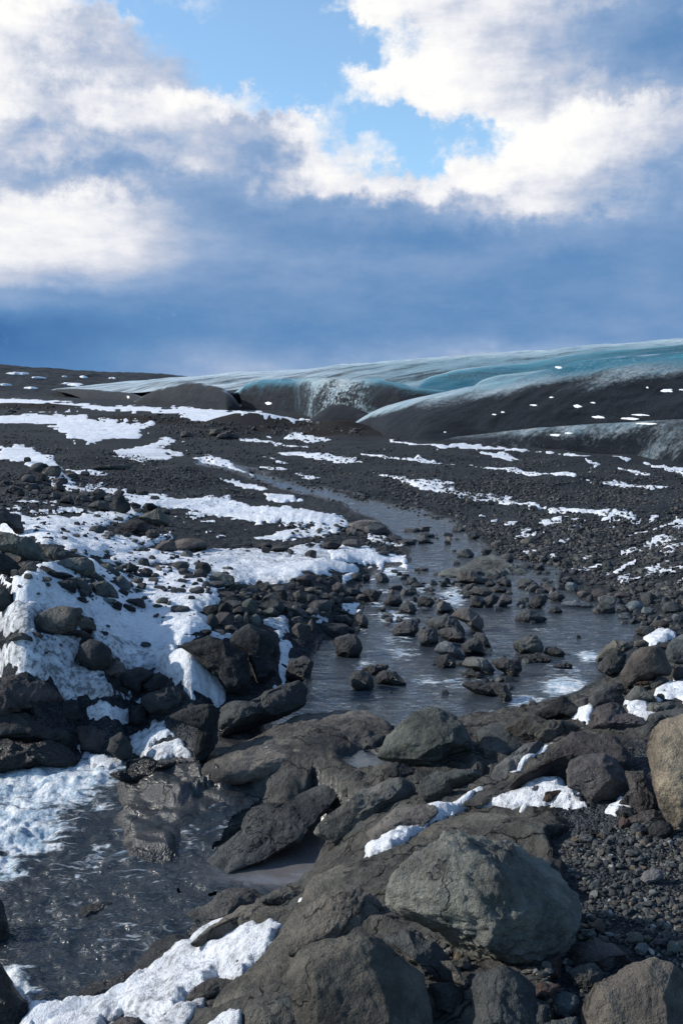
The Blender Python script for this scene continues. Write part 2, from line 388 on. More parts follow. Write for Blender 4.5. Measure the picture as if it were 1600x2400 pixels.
def gridfaces(mask=None):
    idx = np.arange(NX*NY).reshape(NY, NX)
    F = np.stack([idx[1:, :-1], idx[1:, 1:], idx[:-1, 1:], idx[:-1, :-1]], -1).reshape(-1, 4)
    if mask is not None: F = F[mask[F].any(1)]
    return F
def submesh(V, F, attrs=None):
    u, inv = np.unique(F, return_inverse=True)
    return V[u], inv.reshape(F.shape), {k: a[u] for k, a in (attrs or {}).items()}

# ------------------------------------------------------------------ materials of the ground, water, snow, ice, rock
def mat_ground():
    m, nt, out = material('gravel_and_bedrock')
    g = nt.node('NewGeometry'); P = g.outputs['Position']
    bedv = nt.attr('bedrock'); wet = nt.attr('wet'); mor = nt.attr('moraine')
    v = nt.node('TexVoronoi', {'Vector': P, 'Scale': 14.}); v2 = nt.node('TexVoronoi', {'Vector': P, 'Scale': 42.})
    stone = nt.ramp(nt.node('SeparateColor', {0: v.outputs['Color']}).outputs[0], [(0, (.022, .026, .031)), (.5, (.044, .049, .054)), (.85, (.075, .078, .078)), (1, (.13, .13, .125))])
    stone2 = nt.ramp(nt.node('SeparateColor', {0: v2.outputs['Color']}).outputs[0], [(0, (.024, .027, .031)), (.6, (.048, .051, .055)), (1, (.11, .105, .10))])
    gcol = nt.mix(.5, stone, stone2)
    big = nt.noise(P, .22, 5)
    gcol = nt.mix(nt.maprange(big, .4, .65), gcol, nt.mix(1., gcol, (.72, .74, .78), 'MULTIPLY'))
    gcol = nt.mix(1., gcol, (.92, 1., 1.10), 'MULTIPLY')
    gcol = nt.mix(mor, gcol, nt.mix(nt.noise(P, 1.3, 4), (.012, .011, .010), (.040, .031, .024)))
    rn = nt.noise(P, 1.5, 8, .64); rn2 = nt.noise(P, 8., 7, .68); rn3 = nt.noise(P, 42., 3, .7)
    bcol = nt.ramp(rn, [(.28, (.050, .052, .054)), (.43, (.098, .090, .080)), (.55, (.135, .122, .104)), (.66, (.090, .098, .095)), (.78, (.115, .10, .088))])
    bcol = nt.mix(nt.maprange(rn2, .36, .66), nt.mix(1., bcol, (.55, .55, .57), 'MULTIPLY'), bcol)
    bcol = nt.mix(nt.maprange(rn3, .57, .74), bcol, nt.mix(1., bcol, (1.6, 1.55, 1.5), 'MULTIPLY'))
    wv = nt.node('VectorMath', {0: P, 1: nt.node('VectorMath', {0: nt.node('TexNoise', {'Vector': P, 'Scale': 1.6, 'Detail': 5.}).outputs['Color'], 3: 1.1}, operation='SCALE').outputs[0]}, operation='ADD').outputs[0]
    ck = nt.node('TexVoronoi', {'Vector': nt.node('Mapping', {'Vector': wv, 'Rotation': (0, 0, R(35)), 'Scale': (.55, 1.7, .8)}).outputs[0], 'Scale': 1.25}, feature='DISTANCE_TO_EDGE').outputs[0]
    crk = nt.maprange(ck, 0., .025)
    bcol = nt.mix(1., bcol, (.92, .99, 1.06), 'MULTIPLY')
    bcol = nt.mix(crk, nt.mix(1., bcol, (.3, .3, .3), 'MULTIPLY'), bcol)
    c = nt.mix(bedv, gcol, bcol)
    c = nt.mix(wet, c, nt.mix(1., c, (.42, .43, .46), 'MULTIPLY'))
    hb = nt.math('ADD', nt.math('MULTIPLY', rn2, 1.3), nt.math('MULTIPLY', rn3, .25))
    hb = nt.math('ADD', hb, nt.math('MULTIPLY', crk, .45))
    hg = nt.math('ADD', v.outputs['Distance'], nt.math('MULTIPLY', v2.outputs['Distance'], .6))
    v3 = nt.node('TexVoronoi', {'Vector': P, 'Scale': 4.5})
    hg = nt.math('ADD', hg, nt.math('MULTIPLY', v3.outputs['Distance'], 1.6))
    h = nt.node('Mix', {0: bedv, 2: nt.math('MULTIPLY', hg, -1.), 3: hb}, data_type='FLOAT').outputs[0]
    nrm = nt.bump(h, nt.math('MULTIPLY_ADD', nt.math('MULTIPLY', wet, bedv), -.6, 1.), .11)
    b = nt.node('BsdfPrincipled', {'Base Color': c, 'Roughness': nt.maprange(wet, 0, 1, .9, .27), 'Specular IOR Level': nt.maprange(wet, 0, 1, .12, .5), 'Normal': nrm})
    nt.l.new(b.outputs[0], out.inputs[0]); return m
def mat_rock(name, rough, spec, wetline=False):
    m, nt, out = material(name)
    tc = nt.node('TexCoord').outputs['Object']; oi = nt.node('ObjectInfo')
    off = nt.node('VectorMath', {0: tc, 1: nt.node('CombineXYZ', {0: nt.math('MULTIPLY', oi.outputs['Random'], 91.), 1: nt.math('MULTIPLY', oi.outputs['Random'], 37.)}).outputs[0]}, operation='ADD').outputs[0]
    c0 = oi.outputs['Color']
    a = nt.noise(off, 1.6, 7, .6); b = nt.noise(off, 7., 6, .68); f = nt.noise(off, 45., 3, .7)
    c = nt.mix(nt.maprange(a, .33, .67), nt.mix(1., c0, (.52, .51, .52), 'MULTIPLY'), nt.mix(1., c0, (1.35, 1.32, 1.26), 'MULTIPLY'))
    c = nt.mix(nt.maprange(b, .42, .68), c, nt.mix(1., c, (.66, .70, .72), 'MULTIPLY'))
    c = nt.mix(nt.maprange(f, .56, .74), c, nt.mix(1., c, (1.7, 1.65, 1.55), 'MULTIPLY'))
    c = nt.mix(nt.math('MULTIPLY', nt.maprange(nt.noise(off, 3., 5, .7), .60, .72), .35), c, (.13, .12, .10))
    crk = nt.node('TexVoronoi', {'Vector': nt.node('VectorMath', {0: off, 1: nt.node('VectorMath', {0: nt.node('TexNoise', {'Vector': off, 'Scale': 2.5, 'Detail': 4.}).outputs['Color'], 3: .9}, operation='SCALE').outputs[0]}, operation='ADD').outputs[0], 'Scale': 1.1}, feature='DISTANCE_TO_EDGE').outputs[0]
    crack = nt.maprange(crk, 0., .02)
    crack = nt.math('MAXIMUM', crack, nt.maprange(nt.noise(off, 1.1, 2), .46, .5, 0., 1.))
    c = nt.mix(crack, nt.mix(1., c, (.4, .4, .4), 'MULTIPLY'), c)
    h = nt.math('ADD', nt.math('MULTIPLY', b, 1.), nt.math('MULTIPLY', f, .28))
    h = nt.math('ADD', h, nt.math('MULTIPLY', nt.noise(off, 18., 5, .7), .55))
    h = nt.math('ADD', h, nt.math('MULTIPLY', crack, .25))
    ro = nt.maprange(b, .3, .7, rough-.08, min(.97, rough+.1))
    if wetline:
        zz = nt.node('SeparateXYZ', {0: nt.node('NewGeometry').outputs['Position']}).outputs[2]
        dry = nt.maprange(nt.math('MULTIPLY_ADD', b, .22, zz), .17, .30)
        c = nt.mix(dry, nt.mix(1., c, (.42, .43, .45), 'MULTIPLY'), c)
        ro = nt.math('MULTIPLY_ADD', dry, .35, nt.math('MULTIPLY', ro, .6))
    p = nt.node('BsdfPrincipled', {'Base Color': c, 'Roughness': ro, 'Specular IOR Level': spec, 'Normal': nt.bump(h, .95, .085)})
    nt.l.new(p.outputs[0], out.inputs[0]); return m
def mat_stones(name, stops, scale=40.):
    m, nt, out = material(name)
    g = nt.node('NewGeometry'); P = g.outputs['Position']
    c = nt.ramp(g.outputs['Random Per Island'], stops)
    n = nt.noise(P, scale, 5, .65)
    c = nt.mix(nt.maprange(n, .35, .7), nt.mix(1., c, (.65, .65, .66), 'MULTIPLY'), c)
    p = nt.node('BsdfPrincipled', {'Base Color': c, 'Roughness': .75, 'Specular IOR Level': .2, 'Normal': nt.bump(n, .6, .02)})
    nt.l.new(p.outputs[0], out.inputs[0]); return m
def mat_snow():
    m, nt, out = material('snow')
    P = nt.node('NewGeometry').outputs['Position']; dirt = nt.attr('dirt')
    n1 = nt.noise(P, 1.3, 6, .65); n2_ = nt.noise(P, 11., 6, .7); n3 = nt.noise(P, 60., 3, .6)
    d = nt.math('MULTIPLY', dirt, nt.math('ADD', nt.maprange(n2_, .44, .66), nt.math('MULTIPLY', nt.maprange(n1, .4, .62), .55)), clamp=True)
    c = nt.mix(d, (.81, .84, .89), (.20, .21, .23))
    c = nt.mix(nt.math('MULTIPLY', nt.maprange(n3, .62, .72), dirt), c, (.06, .06, .065))
    h = nt.math('ADD', nt.math('MULTIPLY', n2_, .8), nt.math('MULTIPLY', n3, .2))
    h = nt.math('ADD', h, nt.math('MULTIPLY', n1, 2.2))
    p = nt.node('BsdfPrincipled', {'Base Color': c, 'Roughness': .62, 'Specular IOR Level': .3, 'Normal': nt.bump(h, .95, .09)})
    nt.l.new(p.outputs[0], out.inputs[0]); return m
def mat_water(name, tint, foamy=True, ripple=.5, scale=1.):
    m, nt, out = material(name)
    P = nt.node('NewGeometry').outputs['Position']
    n1 = nt.node('TexNoise', {'Vector': nt.node('Mapping', {'Vector': P, 'Rotation': (0, 0, R(28)), 'Scale': (1., 2.2, 1.)}).outputs[0], 'Scale': 2.8*scale, 'Detail': 4., 'Roughness': .62, 'Distortion': .9}).outputs[0]
    n2_ = nt.noise(P, 24.*scale, 4, .6)
    h = nt.math('ADD', n1, nt.math('MULTIPLY', n2_, .07))
    calm = nt.attr('calm')
    nrm = nt.bump(h, nt.math('MULTIPLY_ADD', calm, -ripple*.85, ripple), .16)
    fr = nt.node('Fresnel', {'IOR': 1.5, 'Normal': nrm}).outputs[0]
    gl = nt.node('BsdfGlossy', {'Color': (1, 1, 1, 1), 'Roughness': .15, 'Normal': nrm})
    tr = nt.node('BsdfTransparent', {'Color': (*tint, 1)})
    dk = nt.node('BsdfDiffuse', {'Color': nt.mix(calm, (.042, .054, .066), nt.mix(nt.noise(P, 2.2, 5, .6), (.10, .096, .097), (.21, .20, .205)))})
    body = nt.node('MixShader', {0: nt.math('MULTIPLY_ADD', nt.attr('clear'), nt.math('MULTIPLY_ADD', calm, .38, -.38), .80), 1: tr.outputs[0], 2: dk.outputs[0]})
    s = nt.node('MixShader', {0: fr, 1: body.outputs[0], 2: gl.outputs[0]})
    if foamy:
        fa = nt.attr('foam')
        fn = nt.node('TexNoise', {'Vector': nt.node('Mapping', {'Vector': P, 'Rotation': (0, 0, R(24)), 'Scale': (.7, 2.3, 1.)}).outputs[0], 'Scale': 3.4*scale, 'Detail': 9., 'Roughness': .7, 'Distortion': 1.2}).outputs[0]
        f = nt.maprange(nt.math('ADD', fa, nt.math('MULTIPLY', nt.math('SUBTRACT', fn, .5), 3.0)), .34, .86)
        fh = nt.math('ADD', nt.noise(P, 9.*scale, 7, .7), nt.math('MULTIPLY', fn, .8))
        fd = nt.node('BsdfPrincipled', {'Base Color': nt.mix(nt.maprange(nt.noise(P, 4.5*scale, 8, .72, 1.), .36, .62), (.30, .45, .58), (.92, .94, .96)), 'Roughness': .5, 'Specular IOR Level': .3, 'Normal': nt.bump(fh, .9, .10)})
        s = nt.node('MixShader', {0: f, 1: s.outputs[0], 2: fd.outputs[0]})
    nt.l.new(s.outputs[0], out.inputs[0]); return m
def mat_ice():
    m, nt, out = material('glacier_ice')
    g = nt.node('NewGeometry'); P = g.outputs['Position']
    ash = nt.attr('ash'); blue = nt.attr('blue')
    sp = nt.node('Mapping', {'Vector': P, 'Rotation': (0, 0, R(24)), 'Scale': (.25, 1., 1.6)}).outputs[0]
    big = nt.noise(sp, .16, 7, .62); mid = nt.noise(sp, .75, 6, .65); fine = nt.noise(P, 3.2, 5, .7)
    frost = nt.mix(nt.maprange(mid, .3, .7), (.28, .44, .54), (.80, .87, .91))
    teal = nt.mix(nt.maprange(big, .35, .65), (.024, .16, .25), (.08, .36, .48))
    c = nt.mix(nt.math('ADD', blue, nt.math('MULTIPLY', nt.math('SUBTRACT', mid, .5), 1.1), clamp=True), frost, teal)
    sp2 = nt.node('Mapping', {'Vector': P, 'Rotation': (0, 0, R(24)), 'Scale': (.05, .55, 2.4)}).outputs[0]
    ln = nt.noise(sp2, 1.1, 8, .72, .8); sp3 = nt.node('Mapping', {'Vector': P, 'Rotation': (0, 0, R(-40)), 'Scale': (.12, 1.1, 1.2)}).outputs[0]
    l2 = nt.noise(sp3, .9, 7, .7, .6)
    c = nt.mix(nt.math('MULTIPLY', nt.maprange(ln, .54, .68), .34), c, (.075, .085, .09))
    c = nt.mix(nt.math('MULTIPLY', nt.maprange(l2, .58, .70), .28), c, (.10, .12, .13))
    c = nt.mix(nt.math('MULTIPLY', nt.maprange(fine, .52, .72), .4), c, (.74, .82, .87))
    a = nt.math('ADD', ash, nt.math('MULTIPLY', nt.math('SUBTRACT', big, .5), 1.4))
    a = nt.math('ADD', a, nt.math('MULTIPLY', nt.math('SUBTRACT', fine, .5), .7))
    a = nt.maprange(a, .22, .74)
    dark = nt.mix(nt.maprange(mid, .3, .7), (.006, .009, .014), (.020, .026, .036))
    dark = nt.mix(nt.maprange(fine, .66, .84), dark, (.034, .042, .052))
    c = nt.mix(a, c, dark)
    h = nt.math('ADD', nt.math('MULTIPLY', fine, .6), nt.math('MULTIPLY', nt.noise(P, 8., 4, .7), .6))
    h = nt.math('ADD', h, nt.math('MULTIPLY', ln, 1.3))
    p = nt.node('BsdfPrincipled', {'Base Color': c, 'Roughness': .5, 'Specular IOR Level': .13, 'Normal': nt.bump(h, 1., .5)})
    nt.l.new(p.outputs[0], out.inputs[0]); return m
M_GROUND = mat_ground(); M_ROCK = mat_rock('dry_rock', .78, .2); M_WET = mat_rock('wet_rock', .45, .4, True); M_SNOW = mat_snow(); M_ICE = mat_ice()
M_PEB = mat_stones('pebbles', [(0, (.030, .034, .037)), (.4, (.07, .076, .078)), (.68, (.115, .115, .105)), (.82, (.13, .10, .07)), (.93, (.17, .185, .18)), (1, (.32, .32, .30))], 50)
M_COB = mat_stones('cobbles', [(0, (.024, .027, .030)), (.5, (.054, .058, .062)), (.8, (.085, .085, .082)), (.93, (.11, .098, .085)), (1, (.16, .165, .16))], 18)

# ------------------------------------------------------------------ ground mesh
wet = np.maximum(np.maximum(sstep(-14, 2, np.maximum(sUP, sLO)), ledge), sstep(-6, 2, np.maximum.reduce([sPO]+sPs)))
mor = np.zeros_like(H)
for px, py, rx, ry in ((620, 1000, 190, 22), (800, 1015, 120, 16), (330, 988, 120, 10), (60, 955, 120, 8), (480, 1000, 80, 12)):
    mor = np.maximum(mor, np.exp(-((QX-px)/rx)**4-((QY-py-4)/ry)**4))
mor = np.clip(mor+.5*n2(X, Y, .3, 3)*(mor > .05), 0, 1)
V = np.stack([X, Y, H], 1)
go = obj('ground', V, gridfaces(), M_GROUND, attrs=dict(bedrock=bed, wet=wet, moraine=mor)); tag(go, kind='structure')

# ------------------------------------------------------------------ water
FOAM = [(915, 1347, 38, 14, 1.), (1062, 1402, 40, 26, 1.), (985, 1380, 40, 12, .6), (920, 1450, 48, 17, 1.), (940, 1532, 40, 16, .8), (860, 1560, 40, 12, .6), (1010, 1595, 60, 14, .55), (1320, 1608, 62, 24, 1.15), (1225, 1640, 45, 14, 1.), (1376, 1540, 34, 13, 1.),
        (1330, 1570, 50, 14, .6), (520, 1728, 40, 26, .95), (1120, 1600, 40, 14, .5), (1050, 1600, 60, 16, .55), (930, 1500, 50, 14, .6), (840, 1480, 30, 14, .5), (1180, 1610, 30, 10, .6), (960, 1420, 50, 12, .5), (1240, 1480, 60, 10, .3), (1300, 1560, 60, 12, .45), (900, 1390, 40, 12, .6), (1010, 1330, 40, 8, .4), (800, 1190, 60, 6, .35), (820, 1640, 60, 10, .3), (880, 1420, 26, 8, .6),
        (90, 1850, 170, 50, 1.35), (40, 1930, 120, 50, 1.35), (200, 1830, 90, 34, 1.1), (0, 1990, 70, 30, 1.1), (280, 1845, 50, 26, .55), (35, 2245, 62, 40, 1.1), (60, 2290, 40, 20, .7), (370, 1950, 130, 40, .36), (230, 2000, 160, 40, .38), (520, 1920, 60, 40, .30), (120, 2100, 140, 50, .28), (300, 2150, 120, 40, .25), (-150, 1900, 200, 120, 1.2), (380, 1830, 60, 20, .35)]
foam = np.zeros_like(H)
for px, py, rx, ry, s in FOAM:
    c = flat(*at_z([(px, py)], -.02 if py < 1700 else -.5)[0, :2])
    foam = np.maximum(foam, s*np.exp(-(((QX-c[0])/rx)**2+((QY-c[1])/ry)**2)**1.3))
foam = np.minimum(foam*.85, .98)
flow = n2(Xs, Ys, 1.6, 4, 3.4)
turb = n2(X, Y, 3.2, 4)
lowz = sstep(1700, 1850, QY)
wave = (.016+.034*lowz)*flow+.014*lowz*n2(Xs, Ys, 4.2, 3, 8.)+.006*turb+foam*(.05*turb+.035*np.abs(n2(X, Y, 1.5, 3)))*sstep(1600, 1800, QY)+foam*.02*turb
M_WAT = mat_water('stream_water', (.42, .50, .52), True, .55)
M_POOL = mat_water('pool_water', (.50, .52, .50), False, .10, 1.4)
def water_sheet(name, sd, z, m, att=None):
    mk = (sd > -6) & (H < z+.02)
    Vw = np.stack([X, Y, z], 1); F = gridfaces(); F = F[mk[F].all(1)]
    v, f, a = submesh(Vw, F, att)
    return tag(obj(name, v, f, m, attrs=a), kind='structure')
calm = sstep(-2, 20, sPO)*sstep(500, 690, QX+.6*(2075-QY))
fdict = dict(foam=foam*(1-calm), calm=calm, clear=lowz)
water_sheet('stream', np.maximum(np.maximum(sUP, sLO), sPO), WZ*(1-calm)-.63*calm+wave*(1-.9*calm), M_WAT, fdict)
for sp, lv in zip(sPs, (.03, .31, .8)):
    water_sheet('pool', sp, np.full_like(H, lv)+.001*n2(X, Y, 3, 2), M_POOL)
S2 = H.copy()
S2 = np.where(np.maximum(np.maximum(sUP, sLO), sPO) > 0, np.maximum(S2, WZ-.02), S2)
SURF = S2.reshape(NY, NX)
# ------------------------------------------------------------------ snow lying on the ground: one object per patch
SNOW = '''A|0 520,60 508,150 530,250 575,300 620,480 645,520 655,430 660,300 640,330 690,470 700,560 720,700 740,900 760,1150 784,900 790,580 784,570 750,430 730,320 735,230 690,200 640,110 590,0 580|.2|.06|long snow strip between dark boulder piles at far left
K|0 470,60 400,200 415,300 450,450 440,620 440,700 420,850 410,1010 400,1200 380,1300 400,1120 500,1000 520,960 560,1100 620,1480 610,1568 600,1568 640,1450 660,1390 700,1250 740,1200 790,1000 800,780 800,650 760,560 720,480 700,380 690,300 640,200 620,0 570|.25|.12|broad white snow shelf with undercut ice edge on the left slope
C|590 130,700 125,900 120,1050 140,1200 170,1400 180,1568 215,1600 260,1530 290,1350 255,1200 260,1100 235,900 190,830 180,700 170,600 190|.15|.06|smooth snow band below the dark gravel fan left of the stream
C|430 410,540 385,640 375,900 380,1050 368,1200 370,1400 400,1568 420,1640 440,1640 470,1500 480,1400 490,1290 540,1130 535,1080 530,1000 500,900 500,800 440,700 440,560 450,470 440|.55|.10|long low snow drift with grey crust left of the stream
C|430 410,470 440,560 450,700 440,800 440,900 500,1000 500,1080 530,980 560,1000 580,1000 640,930 660,975 700,960 760,860 790,480 790,440 740,440 680,380 640,300 650,200 620,120 640,80 640,0 560,0 490,100 480,200 430,260 400|.22|.12|wide bright snowfield strewn with boulders on the left bank
E|0 165,60 120,200 90,360 65,355 140,345 200,430 232,520 300,600 340,645 372,650 390,580 388,500 382,400 370,330 365,260 320,160 260,60 245,0 252,-160 250,-160 180|.85|.16|dirty grey snow tongue draped over the dark cliff at left edge
E|440 70,600 80,800 110,870 150,930 210,1000 270,1035 310,1030 350,1000 385,960 340,880 325,820 290,740 250,700 230,580 220,565 200,510 150,490 100|.5|.14|white snow tongue hanging between the round boulder and the black outcrop
E|690 112,800 90,900 78,980 60,1070 66,1065 92,960 84,880 104,830 124,760 130|.3|.09|narrow snow strip just above the black outcrop
M|-80 520,0 520,100 495,250 485,430 490,450 510,340 560,300 610,330 680,260 700,120 720,60 720,0 700,-80 700|1.0|.14|grey grimy snow wedge left of the twin brown boulder
E|360 392,420 378,520 382,590 400,598 450,590 492,520 490,450 478,400 440|.35|.06|glassy ice sheet hanging below the dirty snow tongue
E|570 512,620 505,680 510,700 460,740 480,775 512,830 560,870 600,895 635,830 640,800 636,730 652,660 625,620 610,590 560|.45|.08|ragged icy snow ledge near the foot of the dark cliff
E|355 612,400 600,450 625,520 640,580 660,582 690,520 698,480 705,425 682,380 650|.3|.07|small snow ledge with a dark hollow beside the white water
E|1280 90,1335 100,1345 130,1320 160,1350 235,1320 260,1310 292,1340 300,1280 322,1210 342,1230 322,1290 290,1275 240,1290 180|.3|.07|thin white snow ribbon running down right of the black outcrop
L|830 780,900 760,1000 755,1110 765,1100 830,1110 900,1120 940,990 970,970 920,900 860,840 830|.8|.09|grey ice block wedged among the left bank boulders
L|1290 700,1380 700,1400 690,1440 680,1430 740,1450 790,1440 830,1330 830,1290 770|.6|.07|dirty snow lump at right side of the bank boulder pile
L|1140 110,1260 80,1390 85,1400 130,1500 150,1568 170,1640 200,1640 250,1500 240,1340 220,1250 240,1100 210,1090 150|.6|.06|crusted icy snow on the ledges above the long drift
C|1150 320,1280 290,1400 270,1530 290,1500 310,1400 315,1260 330|.4|.05|pale ice crust beside the low brown ledge left of the stream
D|0 360,80 355,150 360,200 375,270 385,315 415,322 435,300 457,260 450,200 432,180 455,90 442,0 432,-60 440,-60 370|.25|.13|white snow shelf with rounded tip overhanging the stream
D|0 482,60 470,110 480,180 505,170 515,60 500,20 530,0 530|.3|.05|small ice shelf below the rounded snow tip at stream edge
D|120 292,200 300,270 330,280 345,180 340,110 318|.2|.05|little snow sliver above the rounded snow shelf
D|0 612,60 600,90 618,70 640,110 660,40 666,0 660|.2|.05|small snow pad beside the left stream boulders
D|110 0,200 20,330 50,520 60,530 90,640 115,780 125,900 160,1040 180,1120 185,1320 210,1370 230,1200 215,1030 200,920 185,820 170,720 150,560 130,430 100,330 85,240 45|.1|.06|long bright snow streak slanting across the right gravel plain
B|70 545,230 570,350 570,470 600,700 620,900 640,960 645,1100 670,1300 685,1530 710,1420 720,1250 700,1000 660,800 645,620 615,480 605,330 590,180 580|.1|.06|longest thin snow streak across the gravel below the glacier
B|160 492,330 505,480 520,520 510,640 520,760 530,900 540,1100 560,1350 585,1300 590,1000 560,800 542,600 532,450 532,300 512|.1|.05|narrow snow line along the foot of the grey ice apron
B|610 540,740 555,780 570,820 585,760 588,700 572,680 565|.1|.05|small arrow shaped snow patch on gravel below the glacier
B|1380 598,1480 607,1568 617,1700 625,1700 665,1568 655,1480 630|.1|.05|snow patch at the right edge below the glacier
B|1270 620,1400 640,1445 658,1350 652|.1|.04|tiny snow dash left of the right edge snow patch
B|1120 580,1190 598,1195 610,1140 622,1160 605|.1|.04|hooked little snow patch in the middle of the right gravel
B|0 585,90 585,100 595,0 600|.1|.04|short snow dash on the gravel at mid plain
A|1250 540,1360 545,1520 560,1640 575,1640 592,1568 592,1400 575,1290 560|.1|.05|bright snow lens on the mid plain gravel
A|1185 460,1300 490,1330 458,1400 465,1540 495,1400 502,1330 497,1230 480|.1|.05|snow patch behind the brown moraine mound
A|1190 568,1250 575,1360 612,1280 600|.1|.04|thin snow dash below the bright snow lens
A|1170 608,1250 615,1370 637,1240 630|.1|.04|second thin snow dash left of the stream bend
A|1355 645,1400 645,1490 667,1420 674|.1|.05|small snow cushion near the right end of the thin dashes
A|-400 300,0 300,250 310,500 335,750 345,850 330,900 345,1000 355,1300 385,1440 405,1350 415,1100 385,800 370,500 355,300 335,0 320,-400 320|.15|.06|pale frozen flat in front of the left ice lobes
A|-300 392,0 390,150 370,300 372,400 375,400 400,700 420,640 440,650 470,480 490,480 515,320 500,290 460,240 440,130 410,0 410,-300 410|.2|.05|patchy snow and ice on the far left river flat
A|520 540,700 510,760 480,840 500,720 530,850 560,760 580,660 600,560 575|.3|.05|broken icy snow around the far channel
A|1100 490,1180 490,1300 505,1420 525,1300 520,1150 500|.1|.04|faint snow line right of the moraine mound
A|1010 668,1100 682,1180 700,1260 722,1200 725,1060 690|.2|.06|snow ledge on the near side of the upper stream
A|1200 740,1350 745,1390 770,1300 786,1230 775|.2|.06|snow ledge further down the upper stream
A|870 580,960 560,1040 590,1150 640,1170 660,1050 625,930 600|.3|.05|grey icy margin on the far side of the upper stream
F|1035 708,1035 740,1028 772,1110 797,1100 825,1130 870,1000 882,820 890,640 868,590 868,545 862,640 840,700 820,800 780,870 742,960 712|.25|.13|large white snow patch lying against the brown outcrop
F|90 1090,105 1050,130 1015,250 960,330 915,410 860,500 832,650 775,655 790,600 840,540 895,410 950,320 1010,230 1058,125 1100|.2|.12|curving snow strip along the edge of the foreground slab
F|972 562,950 590,870 645,800 715,745 738,735 736,780 690,850 620,910 590|.25|.045|narrow white snow wedge above the foreground pools
F|1436 330,1500 300,1568 275,1700 260,1700 400,1568 395,1530 372,1450 382|.15|.12|clean snow patch at the right edge behind the tan boulder
F|1285 385,1340 365,1430 378,1400 400,1400 432,1450 440,1400 465,1330 440|.6|.08|crusty snow between two green rocks at right
F|1365 92,1440 50,1500 48,1545 60,1540 90,1460 120,1410 127|.35|.09|snow pad on the far right bank above the brown boulders
F|1055 450,1100 410,1145 398,1150 415,1130 485,1090 470|.3|.07|small snow pocket left of the dark brown rock
F|1205 885,1260 850,1260 825,1295 818,1342 860,1285 880,1262 905|.2|.07|little snow pocket below the brown outcrop
G|130 885,230 880,300 882,430 850,540 820,680 740,780 670,870 600,960 540,1040 512,1080 518,1110 540,1190 518,1300 538,1240 630,1190 700,1110 778,1000 780,930 820,850 865,800 930,700 950,560 940,480 980,470 1100,40 1100,110 950|.35|.14|big bright snowbank in the left foreground
G|1070 908,1115 928,1115 1000,1100 1080,900 1080,950 985,1010 945|.2|.10|small snow wedge at the bottom edge on the foreground slab
G|870 872,940 858,935 900,870 970,800 1080,560 1080,500 985,620 950,760 940|.4|.08|lower lip of snow along the bottom edge
G|1360 415,1400 395,1405 360,1440 362,1445 380,1400 420|.2|.05|tiny snow tuft in the crack beside the foreground slab'''
R_JIT = dict()
def snow_patch(view, pts, dirt, thick, label):
    p = vp(view, pts); P = hit(p); q = flat(P[:, 0], P[:, 1])
    pad = 18
    x0, y0 = q.min(0)-pad; x1, y1 = q.max(0)+pad
    i0, i1 = np.searchsorted(xs, [x0, x1]); j0, j1 = np.searchsorted(ys, [y0, y1])
    i1 = min(i1+1, NX); j1 = min(j1+1, NY)
    sl = (slice(max(j0-1, 0), j1), slice(max(i0-1, 0), i1))
    gx, gy = GX[sl], GY[sl]; sh = gx.shape
    Xp, Yp = X.reshape(NY, NX)[sl], Y.reshape(NY, NX)[sl]; h = Hg[sl]
    d = np.hypot(Xp, Yp); hp = max(6., (q[:, 1].max()-q[:, 1].min()))
    s = sdist(gx, gy, q)
    qn = np.roll(q, -1, 0); ar_ = abs((q[:, 0]*qn[:, 1]-qn[:, 0]*q[:, 1]).sum())/2; hp = max(5., 2*ar_/np.hypot(*(qn-q).T).sum()*2)
    jit = np.clip(hp/55., .12, 1.)
    fq = .8*min(1., 24/d.mean()); s = s+jit*(9*n2(Xp, Yp, fq, 4 if d.mean() < 60 else 3, fq*.5 if d.mean() > 40 else fq, seed=2.)+7*n2(gx, gy, .045, 3, .11, seed=5.)) - .0
    if d.mean() > 32: s = s+3.*n2(gx, gy, .07, 4, .24, seed=8.)+.3
    ramp = sstep(-2.5, min(26., 3+.22*hp), s)
    k = d/12.
    lump = .05*n2(Xp, Yp, .9, 4, seed=9.)+.03*n2(Xp, Yp, 3., 4, 6., seed=3.)
    hs = h.copy()                                        # snow bridges the small bumps of the ground
    for _ in range(6):
        e = np.pad(hs, 1, mode='edge'); hs = (e[:-2, 1:-1]+e[2:, 1:-1]+e[1:-1, :-2]+e[1:-1, 2:]+2*hs)/6
    if d.mean() > 32: hs = np.maximum(hs, h)
    sup = np.maximum(hs, np.where(np.maximum(sUP, sLO).reshape(NY, NX)[sl] > 0, WZ.reshape(NY, NX)[sl], -9))
    top = sup+(thick*.75*np.sqrt(np.maximum(ramp, 0))+lump*ramp*np.minimum(1, thick/.08))
    r_ = sstep(-5, 3, s); z = (h-.10)*(1-r_)+top*r_
    speck = noise(np.stack([Xp*1.9, Yp*1.9, np.full_like(Xp, 3.3)], -1))
    z = np.where((speck > .62) & (dirt < .8), z-.05, z)
    SURF[sl] = np.where(s > 2, np.maximum(SURF[sl], z), SURF[sl])
    idx = np.arange(gx.size).reshape(sh)
    F = np.stack([idx[1:, :-1], idx[1:, 1:], idx[:-1, 1:], idx[:-1, :-1]], -1).reshape(-1, 4)
    F = F[(s.ravel()[F] > -8).all(1)]
    if len(F) == 0: return
    rim = 1-sstep(0, 14, s)
    dirt = min(1., dirt*1.25+.08); dl = np.clip(dirt*(.75+.8*n2(Xp, Yp, .5, 3, seed=4.))+.25*rim*dirt, 0, 1)
    v, f, a = submesh(np.stack([Xp, Yp, z], -1).reshape(-1, 3), F, dict(dirt=dl.ravel()))
    o = obj('snow_patch', v, f, M_SNOW, origin=v.mean(0), attrs=a)
    tag(o, label, 'snow patch', 'snow patches')
